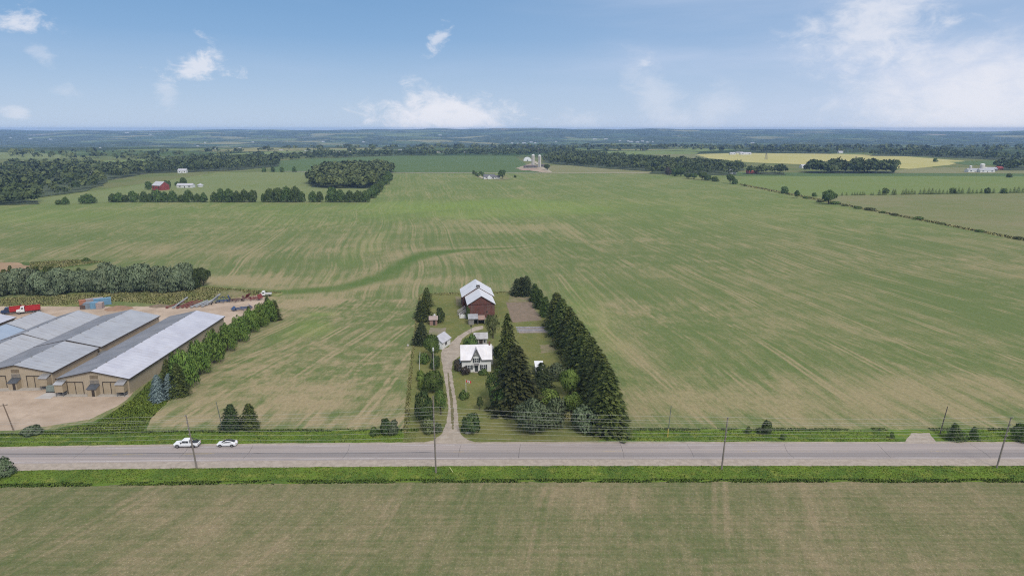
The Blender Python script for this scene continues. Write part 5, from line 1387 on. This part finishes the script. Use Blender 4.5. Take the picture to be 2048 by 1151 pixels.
def pickup(p, rz):        # nose towards local -x
    e = empty('pickup_truck', p, rz, 'white crew cab pickup truck with black bed frame on the road', 'pickup')
    loft([(-2.95, sec(.82, .5, .95)), (-2.8, sec(.95, .42, 1.08)), (-1.55, sec(1.0, .4, 1.2)), (-1.2, sec(1.0, .4, 1.22)), (2.75, sec(1.0, .42, 1.2)), (2.92, sec(.96, .5, 1.15))], 'body', M_CARW, e)
    loft([(-1.5, sec(.9, 1.15, 1.24, .1, .03)), (-.85, sec(.86, 1.15, 1.88, .18, .1)), (-.2, sec(.86, 1.15, 1.95, .16, .1)), (.75, sec(.86, 1.15, 1.92, .16, .1)), (.98, sec(.88, 1.15, 1.25, .1, .03))], 'cab', M_CARW, e)
    for s in (-1, 1):
        MB().prism([(-.98, 1.27), (-.05, 1.27), (-.05, 1.78), (-.62, 1.78)], s * .915 - .02, s * .915 + .02).build('side_window', M_GLASS, e)
        MB().prism([(.03, 1.27), (.72, 1.27), (.62, 1.78), (.03, 1.78)], s * .915 - .02, s * .915 + .02).build('side_window', M_GLASS, e)
        MB().box(-1.15, -.95, s * 1.02 - .1, s * 1.02 + .1, 1.2, 1.4).build('mirror', M_BLK, e)
        MB().box(-2.93, -2.72, s * .68 - .2, s * .68 + .2, .82, 1.0).build('headlight', M_LAMP, e); MB().box(2.84, 2.95, s * .84 - .09, s * .84 + .09, .75, 1.1).build('taillight', M_TAIL, e)
        b = MB()
        for x_ in (-2.0, 1.75): b.tube([(x_ + .52 * math.cos(a), s * 1.0, .42 + .5 * math.sin(a)) for a in [i * math.pi / 8 for i in range(9)]], .05, 5)
        b.build('wheel_arch', M_BLK, e)
    MB().prism([(-1.46, 1.27), (-.9, 1.82), (-.88, 1.82), (-1.42, 1.27)], -.74, .74).build('windscreen', M_GLASS, e)
    MB().box(1.05, 2.8, -.84, .84, 1.19, 1.225).build('bed_liner', M_BLK, e)
    b = MB()
    for s in (-1, 1): b.beam((1.05, s * .82, 1.9), (2.3, s * .86, 1.26), .08, .1); b.beam((1.05, s * .82, 1.2), (1.05, s * .82, 1.9), .08, .08)
    b.beam((1.05, -.82, 1.9), (1.05, .82, 1.9), .08, .08); b.build('bed_frame', M_BLK, e)
    MB().box(-3.0, -2.9, -.7, .7, .55, .78).build('grille', M_BLK, e); MB().box(2.9, 3.02, -.85, .85, .48, .66).build('bumper', M_GREY, e)
    wheels(e, (-2.0, 1.75), .9, .4)


def sedan(p, rz):
    e = empty('sedan', p, rz, 'white low car with a black roof following behind the pickup', 'car')
    loft([(-2.35, sec(.7, .4, .65)), (-2.2, sec(.86, .3, .78)), (-1.2, sec(.93, .28, .95)), (-.7, sec(.93, .28, .98)), (1.4, sec(.93, .28, 1.05)), (2.15, sec(.88, .3, 1.0)), (2.33, sec(.76, .4, .85))], 'body', M_CARW, e)
    loft([(-1.15, sec(.8, .9, .99, .1, .03)), (-.2, sec(.76, .9, 1.42, .18, .1)), (.4, sec(.75, .9, 1.47, .18, .1)), (1.2, sec(.75, .9, 1.36, .18, .1)), (2.05, sec(.76, .9, 1.04, .1, .03))], 'cabin', M_CARW, e)
    MB().prism([(-.22, 1.44), (.4, 1.49), (1.2, 1.38), (1.9, 1.12), (1.9, 1.10), (1.2, 1.35), (.4, 1.46), (-.22, 1.41)], -.56, .56).build('roof_panel', M_BLK, e)
    for s in (-1, 1):
        MB().prism([(-.75, 1.02), (.45, 1.04), (.42, 1.36), (-.15, 1.33)], s * .80 - .02, s * .80 + .02).build('side_window', M_GLASS, e)
        MB().prism([(.5, 1.04), (1.45, 1.06), (1.1, 1.28), (.48, 1.36)], s * .80 - .02, s * .80 + .02).build('side_window', M_GLASS, e)
        MB().box(-.85, -.65, s * .98 - .09, s * .98 + .09, 1.0, 1.13).build('mirror', M_CARW, e)
        MB().box(-2.27, -2.05, s * .68 - .16, s * .68 + .16, .62, .76).build('headlight', M_LAMP, e); MB().box(2.24, 2.34, s * .62 - .2, s * .62 + .2, .78, .9).build('taillight', M_TAIL, e)
        b = MB()
        for x_ in (-1.42, 1.4): b.tube([(x_ + .42 * math.cos(a), s * .92, .33 + .41 * math.sin(a)) for a in [i * math.pi / 8 for i in range(9)]], .04, 5)
        b.build('wheel_arch', M_BLK, e)
    MB().prism([(-1.12, 1.02), (-.24, 1.41), (-.22, 1.44), (-1.16, 1.03)], -.68, .68).build('windscreen', M_GLASS, e)
    wheels(e, (-1.42, 1.4), .83, .34, .22)


q = G(375, 892); pickup(Vector((q.x, q.y, .045)), R(1.0))
q = G(455, 890.5); sedan(Vector((q.x, q.y, .045)), R(1.0))


def dump_truck(p, rz, cabm, label):
    e = empty('dump_truck', p, rz, label, 'dump truck', 'red dump trucks parked behind the barns')
    MB().box(-4.2, 3.9, -.45, .45, .75, 1.1).build('chassis', M_BLK, e)
    c = loft([(-4.3, sec(1.0, .9, 1.75)), (-3.2, sec(1.1, .8, 2.0)), (-3.0, sec(1.2, .8, 2.1, .1)), (-2.75, sec(1.15, .8, 2.95, .15)), (-1.5, sec(1.15, .8, 3.0, .15))], 'cab', cabm, e)
    MB().prism([(-3.05, 2.1), (-2.78, 2.8), (-2.80, 2.85), (-3.1, 2.12)], -.95, .95).build('windscreen', M_GLASS, c)
    for s in (-1, 1): MB().box(-2.6, -1.8, s * 1.16 - .015, s * 1.16 + .015, 2.1, 2.7).build('side_window', M_GLASS, c)
    b = MB(); b.box(-1.2, 4.0, -1.2, 1.2, 1.15, 1.35); b.box(-1.2, 4.0, -1.2, -1.1, 1.35, 3.0); b.box(-1.2, 4.0, 1.1, 1.2, 1.35, 3.0); b.box(-1.2, -1.08, -1.1, 1.1, 1.35, 3.3); b.box(3.9, 4.0, -1.1, 1.1, 1.35, 2.9)
    for i in range(5):
        for s in (-1, 1): b.box(-.9 + i * 1.1, -.72 + i * 1.1, s * 1.24 - .04, s * 1.24 + .04, 1.2, 2.95)
    b.build('dump_body', mat('red steel', (.42, .030, .030), (.34, .025, .028), 1, .5), e)
    MB().box(-4.4, -4.3, -.8, .8, .95, 1.6).build('grille', M_RIM, e)
    wheels(e, (-3.4, 1.6, 2.9), 1.0, .52, .35)


dump_truck(G(28, 627), R(30), mat('dark blue paint', (.03, .05, .11), (.03, .04, .09), 1, .3), 'red dump truck with a dark blue cab, left of the pair')
dump_truck(G(59, 625), R(30), M_WHITE, 'red dump truck with a white cab, beside the grey barn roofs')
# stacked crates, bins and machinery along the back of the yard
def crate(p, rz, sz, m, label, lid=None):
    e = empty('shipping_crate', p, rz, label, 'container', 'containers stacked behind the barns'); x_, y_, z_ = sz
    b = MB().box(-x_ / 2, x_ / 2, -y_ / 2, y_ / 2, .05, z_); b.build('body', m, e)
    b = MB()
    for i in range(int(x_ / .8)): b.box(-x_ / 2 + .2 + i * .8, -x_ / 2 + .32 + i * .8, -y_ / 2 - .06, -y_ / 2 - .003, .1, z_ - .05)
    b.build('rib', m, e); MB().box(-x_ / 2 - .05, x_ / 2 + .05, -y_ / 2 - .07, y_ / 2 + .05, z_ + .002, z_ + .1).build('lid', lid or m, e)


M_CB = mat('faded blue steel', (.16, .30, .42), (.13, .25, .36), .7, .6); M_CO = mat('faded orange steel', (.40, .17, .10), (.33, .15, .09), .7, .7); M_CG = mat('grey blue steel', (.20, .25, .29), (.17, .2, .24), .7, .6); M_CP = mat('pinkish grey steel', (.38, .30, .28), (.3, .25, .24), .7, .7)
for bx, by, rz, sz, m, lb in [(178, 616, 10, (3.2, 3, 2.4), M_CG, 'grey blue container at the front of the stack behind the barns'), (190, 616, 10, (2.6, 3, 2.6), M_CB, 'dull blue container at the front, next to the pinkish one'), (201, 616, 12, (2.4, 3, 2.5), M_CP, 'pinkish grey container at the front right of the stack'),
                              (176, 609, 35, (6.5, 2.4, 2.3), M_CO, 'long faded orange container lying behind the grey blue one'), (190, 608, 35, (6.5, 2.4, 2.6), M_CP, 'long pinkish container between the orange and the bright blue ones'), (206, 609, 30, (6.5, 2.5, 2.8), M_CB, 'long bright blue container at the right of the stack'), (168, 617, 0, (2.2, 2, 1.6), mat('rust brown steel', (.14, .09, .07), (.1, .07, .06), 1, .8), 'rusty brown bin at the left of the stack')]:
    crate(G(bx, by), R(rz), sz, m, lb)


def auger(p, rz, L, m, label, tilt=.12):
    e = empty('grain_auger', p, rz, label, 'auger', 'augers parked behind the barns')
    MB().tube([(-L / 2, 0, .6), (L / 2, 0, .6 + L * tilt)], .32, 8).build('tube', m, e)
    b = MB()
    for s in (-1, 1): b.beam((0, s * .9, .35), (L * .2, 0, .5 + L * tilt * .7), .12, .12)
    b.beam((0, -1.0, .35), (0, 1.0, .35), .12, .12); b.build('undercarriage', M_GREY, e)
    for s in (-1, 1): MB().wheel((0, s * 1.05, .35), .35, .2, 12).build('wheel', M_TYRE, e)
    MB().box(-L / 2 - .5, -L / 2 + .4, -.45, .45, .2, .95, .1, .1).build('hopper', m, e)


M_AR = mat('dull red steel', (.20, .07, .055), (.15, .06, .05), 1, .7); M_AG = mat('galvanised tube', (.40, .41, .42), (.32, .33, .34), 1, .5, .4)
for i, (bx, by, m, tl) in enumerate([(352, 612, M_AR, .05), (362, 612, M_AG, .28), (371, 612, M_AR, .08), (381, 611, M_AR, .1), (390, 611, M_AR, .1), (400, 611, M_AG, .1), (410, 610, M_AG, .1), (419, 609, M_AG, .1), (428, 606, M_AG, .3)]):
    auger(G(bx, by), R(62 + (i * 37 % 13)), 8.5, m, nth(8 - i) + ' auger from the blue cultivator in the parked row behind the barns', tl)


def implement(name, p, rz, wd, dp, m, label, seed, hgt=1.8):
    e = empty(name, p, rz, label, 'farm implement'); rr = random.Random(seed); b = MB()
    for i in range(4): b.beam((-wd / 2, -dp / 2 + dp * i / 3, .8), (wd / 2, -dp / 2 + dp * i / 3, .8 + rr.uniform(0, .25)), .14, .14)
    for i in range(6): x_ = -wd / 2 + wd * i / 5; b.beam((x_, -dp / 2, .85), (x_ + rr.uniform(-.3, .3), dp / 2, .9), .12, .12)
    b.beam((0, -dp / 2 - 1.6, .6), (0, dp / 2, .9), .2, .2); b.beam((0, 0, .9), (0, .3, hgt), .15, .15); b.beam((-wd / 3, 0, .9), (0, .3, hgt), .12, .12); b.beam((wd / 3, 0, .9), (0, .3, hgt), .12, .12)
    b.build('frame', m, e)
    for s in (-1, 1): wg_ = MB().hexa([(s * wd * .5, -dp / 2, .9), (s * wd * .5 + .15, -dp / 2, .9), (s * wd * .5 + .15, dp / 2, .9), (s * wd * .5, dp / 2, .9), (s * wd * .36, -dp / 2, hgt + .5), (s * wd * .36 + .15, -dp / 2, hgt + .5), (s * wd * .36 + .15, dp / 2, hgt + .5), (s * wd * .36, dp / 2, hgt + .5)]).build('folded_wing', m, e)
    t_ = MB()
    for i in range(12):
        x_ = -wd / 2 + wd * i / 11
        for y_ in (-dp / 3, dp / 3): t_.tube([(x_, y_, .8), (x_, y_ + .15, .4), (x_, y_ - .05, .05)], .05, 5)
    t_.build('tine', M_GREY, e)
    for s in (-1, 1): MB().wheel((s * wd * .3, dp * .2, .4), .4, .25, 12).build('wheel', M_TYRE, e)


M_BLUE = mat('blue machinery paint', (.045, .09, .20), (.035, .07, .15), 1, .6)
implement('cultivator', G(447, 604), R(20), 5.5, 3, M_BLUE, 'upright blue cultivator next to the auger row', 1, 2.6)
implement('cultivator', G(474, 602), R(10), 6.5, 3, mat('brown red steel', (.15, .07, .055), (.1, .055, .05), 1, .8), 'rusty brown red cultivator between the blue and the red ones', 2, 1.8)
implement('cultivator', G(508, 599), R(-10), 7, 3.5, mat('deep red steel', (.22, .045, .04), (.16, .04, .036), 1, .7), 'deep red cultivator in front of the white tractor cab', 3, 2.2)
implement('plough', G(484, 619), R(35), 8, 3, M_BLUE, 'blue plough alone on the gravel beside the hedge end', 4, 1.3)
tv = empty('white_truck', G(531, 592), R(10), 'small white truck at the back of the machinery row', 'truck')
loft([(-2.6, sec(.95, .7, 1.3)), (-1.6, sec(1.05, .6, 1.45)), (-1.3, sec(1.05, .6, 2.4, .15)), (-.2, sec(1.05, .6, 2.45, .15)), (0, sec(1.05, .6, 1.3))], 'cab', M_WHITE, tv); MB().box(.05, 2.8, -1.1, 1.1, .95, 1.5).build('flatbed', mat('pale grey deck', (.5, .5, .48)), tv); wheels(tv, (-1.7, 1.6), .95, .42)
for s in (-1, 1): MB().box(-1.1, -.35, s * 1.06 - .015, s * 1.06 + .015, 1.5, 2.15).build('side_window', M_GLASS, tv)


def pile(p, r, h, m, label, seed):
    rng = np.random.RandomState(seed); n_ = 26; V = [(0, 0, h)]; Fx = []
    rings = [(.25, .93), (.5, .66), (.75, .3), (1.0, 0)]
    for rr, hh in rings:
        for k in range(n_):
            a = 6.283 * k / n_; j = 1 + rng.normal(0, .07); V.append((math.cos(a) * r * rr * j * 1.5, math.sin(a) * r * rr * j, max(0, h * hh * (1 + rng.normal(0, .06)))))
    b = MB(); b.v = V
    for k in range(n_): b.f.append((0, 1 + k, 1 + (k + 1) % n_)); b.mi.append(0)
    for i in range(3):
        for k in range(n_): o0 = 1 + i * n_; b.f.append((o0 + k, o0 + n_ + k, o0 + n_ + (k + 1) % n_, o0 + (k + 1) % n_)); b.mi.append(0)
    o = b.build('soil_pile', m, loc=p, smooth=True); tag(o, label, 'pile')


pile(G(238, 617), 4.0, 1.3, mat('brown soil', (.30, .19, .12), (.24, .15, .10), .5, .95), 'low brown soil heap beside the container stack', 1)
pile(G(462, 589), 5.5, 2.0, mat('weedy soil', (.13, .14, .05), (.20, .17, .09), .4, .95), 'weed grown heap behind the cultivators', 2)
pile(G(318, 612), 3.0, .8, mat('scrap brown', (.22, .16, .11), (.15, .12, .08), .8, .95), 'small brown heap left of the auger row', 3)

# ------------------------------------------------------------------ farther buildings
M_BARNR = mat('red barn boards', (.30, .06, .05), (.22, .05, .045), .3, .8); M_PALEW = mat('pale far wall', (.68, .68, .66), (.6, .6, .58), .1, .7)
rb = simple_house('red_barn', G(313, 380.5), R(-25), 15, 13, 6, 10.5, M_BARNR, M_TINW, 'red barn with a pale roof in the hay field', 'barn', win=True, ridge_x=True)
simple_house('white_shed', G(369, 375.5), R(-3), 21, 8, 3.2, 5.4, M_PALEW, M_TINW, 'long white shed right of the red barn in the hay field', 'shed')
e = empty('grain_bin', G(401, 373.5), 0, 'small white round bin right of the long white shed', 'bin'); MB().lathe(0, 0, [(0, 3.6), (2.4, 3.6)], 16).build('wall', M_PALEW, e); MB().lathe(0, 0, [(2.41, 4.3), (4.2, .6), (4.4, .2)], 16).build('roof', M_TINW, e)
for i, (bx, by, ty, wp, lb) in enumerate([(298, 379, 363, 16, 'tree at the left end of the red barn'), (333, 377, 361, 20, 'tree between the red barn and the long white shed'), (366, 370, 355, 18, 'pointed tree behind the long white shed'), (355, 371, 363, 14, 'low tree left behind the long white shed')]):
    tree('farm_tree', 'shrub%d' % (1 + i), 'far', bx, by, ty, wp, lb)
p = G(979, 358)
fh_ = simple_house('farmhouse', p, R(8), 17, 10, 3.4, 7.0, M_PALEW, mat('dark grey shingle', (.15, .15, .16), (.12, .12, .13), .4, .8), 'low white farmhouse with a dark grey roof in the far field', 'house')
MB().gable(-3, 2, -3.5, -.02, 3.2, 5.6).build('front_wing', M_PALEW, fh_); simple_house('garage', G(994, 358), R(8), 9, 8, 3, 5.2, M_PALEW, MATS['dark grey shingle'], 'white garage between the far farmhouse and its round tree', 'garage')
ribbon('farm_track', [(*G(950, 346)[:2], 4), (*G(958, 352)[:2], 4), (*G(966, 357)[:2], 5), (*G(975, 359)[:2], 6)], .40, MATS['pale track'], step=10)
M_SILO = mat('silo concrete', (.58, .55, .49), (.48, .45, .40), .12, .85, stripes=(2, 1.5, .2))
for bx, by, ty, wp, lb in [(1066, 334, 308.5, 6.4, 'pale concrete silo nearest the white dome building'), (1079, 334.5, 309.5, 6.0, 'pale concrete silo beside the grain elevator mast')]:
    p = G(bx, by); hh = TOP(p.y, ty); r_ = wp * MPP(p.y) / 2; e = empty('silo', p, 0, lb, 'silo', 'twin concrete silos'); MB().lathe(0, 0, [(0, r_), (hh * .92, r_)], 20).build('wall', M_SILO, e, False); MB().lathe(0, 0, [(hh * .92 + .01, r_ * 1.02), (hh * .97, r_ * .75), (hh, r_ * .2)], 20).build('cap', M_PALEW, e)
    MB().box(-.5, .5, -r_ - .5, -r_ - .03, 0, hh * .9).build('chute', mat('grey chute', (.3, .3, .3)), e)
p = G(1077, 334); hh = TOP(p.y, 297); e = empty('grain_elevator', p, 0, 'thin grain elevator mast with guy legs between the twin silos', 'elevator')
b = MB()
for x_, y_ in ((-.8, 2.2), (.8, 2.2), (.8, 3.8), (-.8, 3.8)): b.beam((x_, y_, 0), (x_ * .7, 3, hh), .3, .3)
for i in range(6): b.beam((-.8, 2.2, hh * i / 6), (.8, 2.2, hh * (i + 1) / 6), .15, .15)
b.build('mast', M_GREY, e); MB().beam((0, 3, hh * .97), (16, 2, 12), .4, .4).build('spout', M_GREY, e); MB().box(-1.3, 1.3, 2, 4, hh - 2, hh).build('head', M_GREY, e)
p = G(1055, 322); e = empty('dome_building', p, 0, 'white fabric dome building left of the twin silos', 'dome')
b = MB(); b.prism([(9.5 * math.cos(a), 8.5 * math.sin(a)) for a in [i * math.pi / 12 for i in range(13)]], 0, 26); b.build('cover', mat('white fabric', (.78, .78, .78), (.74, .74, .74), .1, .6), e); MB().box(-1.4, 1.4, -.1, -.02, .1, 3.0).build('door', M_GREY, e)
for bx, by, wd, lb in [(1062, 336, 26, 'dark low barn ruin in front of the left silo'), (1090, 334, 20, 'grey low shed right of the silos')]:
    simple_house('farm_shed', G(bx, by), R(10), wd, 10, 3.2, 5.2, M_GREY, mat('dark old roof', (.10, .085, .085), (.14, .11, .1), .2, .8), lb, 'shed')
pile(G(1052, 340), 9, 2.5, mat('rubble', (.36, .24, .19), (.28, .2, .16), .2, .95), 'reddish rubble heap below the silos', 5)
pile(G(1068, 339), 8, 2.2, MATS['rubble'], 'second rubble heap, nearer the farm lane below the silos', 6)
# farm at the right
for bx, by, ty, wp, lb in [(1940, 344, 331, 5, 'short silo left of the grey sheds at the right hand farm'), (1963, 344, 327, 9, 'wide tall silo at the right hand farm'), (1969, 344, 334, 7, 'squat silo touching the wide one at the right hand farm')]:
    p = G(bx, by); hh = TOP(p.y, ty); r_ = wp * MPP(p.y) / 2; e = empty('silo', p, 0, lb, 'silo'); MB().lathe(0, 0, [(0, r_), (hh * .88, r_)], 16).build('wall', M_SILO, e); MB().lathe(0, 0, [(hh * .88 + .01, r_ * 1.03), (hh * .95, r_ * .8), (hh, r_ * .2)], 16).build('cap', M_PALEW, e)
for bx, by, wd, m, lb in [(1950, 344.5, 24, M_PALEW, 'long pale shed below the right hand farm silos'), (1975, 345, 26, M_PALEW, 'long pale shed right of the right hand farm silos'), (1984, 342, 20, M_GREY, 'grey shed at the right end of the right hand farm'), (2001, 340, 10, M_BARNR, 'small red barn right of the right hand farm')]:
    simple_house('farm_shed', G(bx, by), 0, wd, 11, 4, 6.5, m, M_ROOFG if m is not M_BARNR else M_BARNR, lb, 'shed')
for bx, by, wd, rm, wm, lb in [(1506, 347, 16, mat('orange roof', (.42, .13, .07), (.36, .11, .06), .2, .8), M_BARNR, 'orange roofed house among the trees right of the boundary group'), (1620, 336, 34, M_TINW, M_PALEW, 'long white shed behind the right woodlot'),
                               (1466, 309.5, 16, M_TINW, M_PALEW, 'white farm building at the left of the yellow field farm'), (1492, 309.5, 34, M_TINW, M_PALEW, 'long white barn of the yellow field farm'), (1480, 307.5, 22, M_GREY, M_PALEW, 'grey roofed barn behind the yellow field farm'),
                               (1682, 306.5, 14, M_TINW, M_PALEW, 'white house on the skyline behind the yellow field'), (1467, 348, 10, M_TINW, M_PALEW, 'small white house at the right end of the boundary trees'),
                               (182, 349, 10, M_TINW, M_PALEW, 'white house in the wooded lowland at left'), (130, 359, 9, M_TINW, M_PALEW, 'tiny white hut deep in the wooded lowland'), (364, 346, 14, M_TINW, M_PALEW, 'pale house at the edge of the dark belt of trees')]:
    simple_house('distant_house', G(bx, by), R(8), wd, 10, 4, 7, wm, rm, lb, 'house', None)
# pylons
def pylon(bx, by, ty, label):
    p = G(bx, by); h = TOP(p.y, ty); e = empty('lattice_pylon', p, 0, label, 'pylon', 'pylons in the yellow field'); b = MB(); w0 = h * .16
    for sx_ in (-1, 1):
        for sy_ in (-1, 1): b.beam((sx_ * w0, sy_ * w0, 0), (sx_ * .5, sy_ * .5, h), .45, .45)
    for i in range(4):
        z0, z1 = h * i / 4, h * (i + 1) / 4; a0, a1 = w0 + (.5 - w0) * i / 4, w0 + (.5 - w0) * (i + 1) / 4
        b.beam((-a0, -a0, z0), (a1, -a1, z1), .25, .25); b.beam((a0, -a0, z0), (-a1, -a1, z1), .25, .25)
    b.build('tower', M_GREY, e); a_ = MB()
    for q in (.78, .92): a_.beam((-h * .2, 0, h * q), (h * .2, 0, h * q), .35, .35)
    a_.build('crossarm', M_GREY, e)


pylon(1532, 319, 305, 'lattice pylon at the left side of the yellow field'); pylon(1711, 326, 313, 'lattice pylon in the middle of the yellow field'); pylon(1287, 303, 292, 'lattice pylon far off in the valley wood')
# scattered white buildings across the valley
spots = [(20, 276), (60, 279), (100, 279.5), (103, 310), (200, 296), (254, 266), (300, 270), (395, 293), (410, 286), (430, 297), (432, 298), (480, 297), (505, 285), (562, 301), (612, 302), (646, 284), (727, 285), (730, 298), (800, 300), (880, 271), (1024, 287), (1036, 288), (1048, 287), (1062, 285), (1070, 287), (1112, 284), (1190, 279), (1212, 279), (1240, 282), (1256, 283), (1262, 284), (1275, 285), (1285, 283), (1295, 285), (1306, 284), (1505, 287), (1515, 294), (1530, 293)]
for i, (bx, by) in enumerate(spots):
    p = Gt(bx, by)
    if p is None: continue
    k = p.y / 4200
    simple_house('valley_house', p + Vector((0, 0, -.5)), R((i * 47) % 40 - 20), (9 + (i * 13) % 17) * k, 8 * k, 3.2 * k, 5 * k, M_PALEW, M_TINW, 'small pale building far off in the hazy valley', 'building', 'pale buildings scattered over the far valley', win=False)

# ------------------------------------------------------------------ air
hz = MB().box(-16500, 16500, -450, 20500, -62, 118).build('haze', None) if False else None
hm = bpy.data.materials.new('thin blue air'); hm.use_nodes = True; n = NT(hm.node_tree)
pv = n('ShaderNodeVolumePrincipled', {'Color': (.40, .62, 1.0, 1), 'Density': HAZE_D, 'Anisotropy': -.2})
n('ShaderNodeOutputMaterial', {'Volume': pv.outputs[0]})
o = MB().box(-10900, 10900, -450, 12700, -64, 91).build('haze', hm); tag(o, kind='stuff')
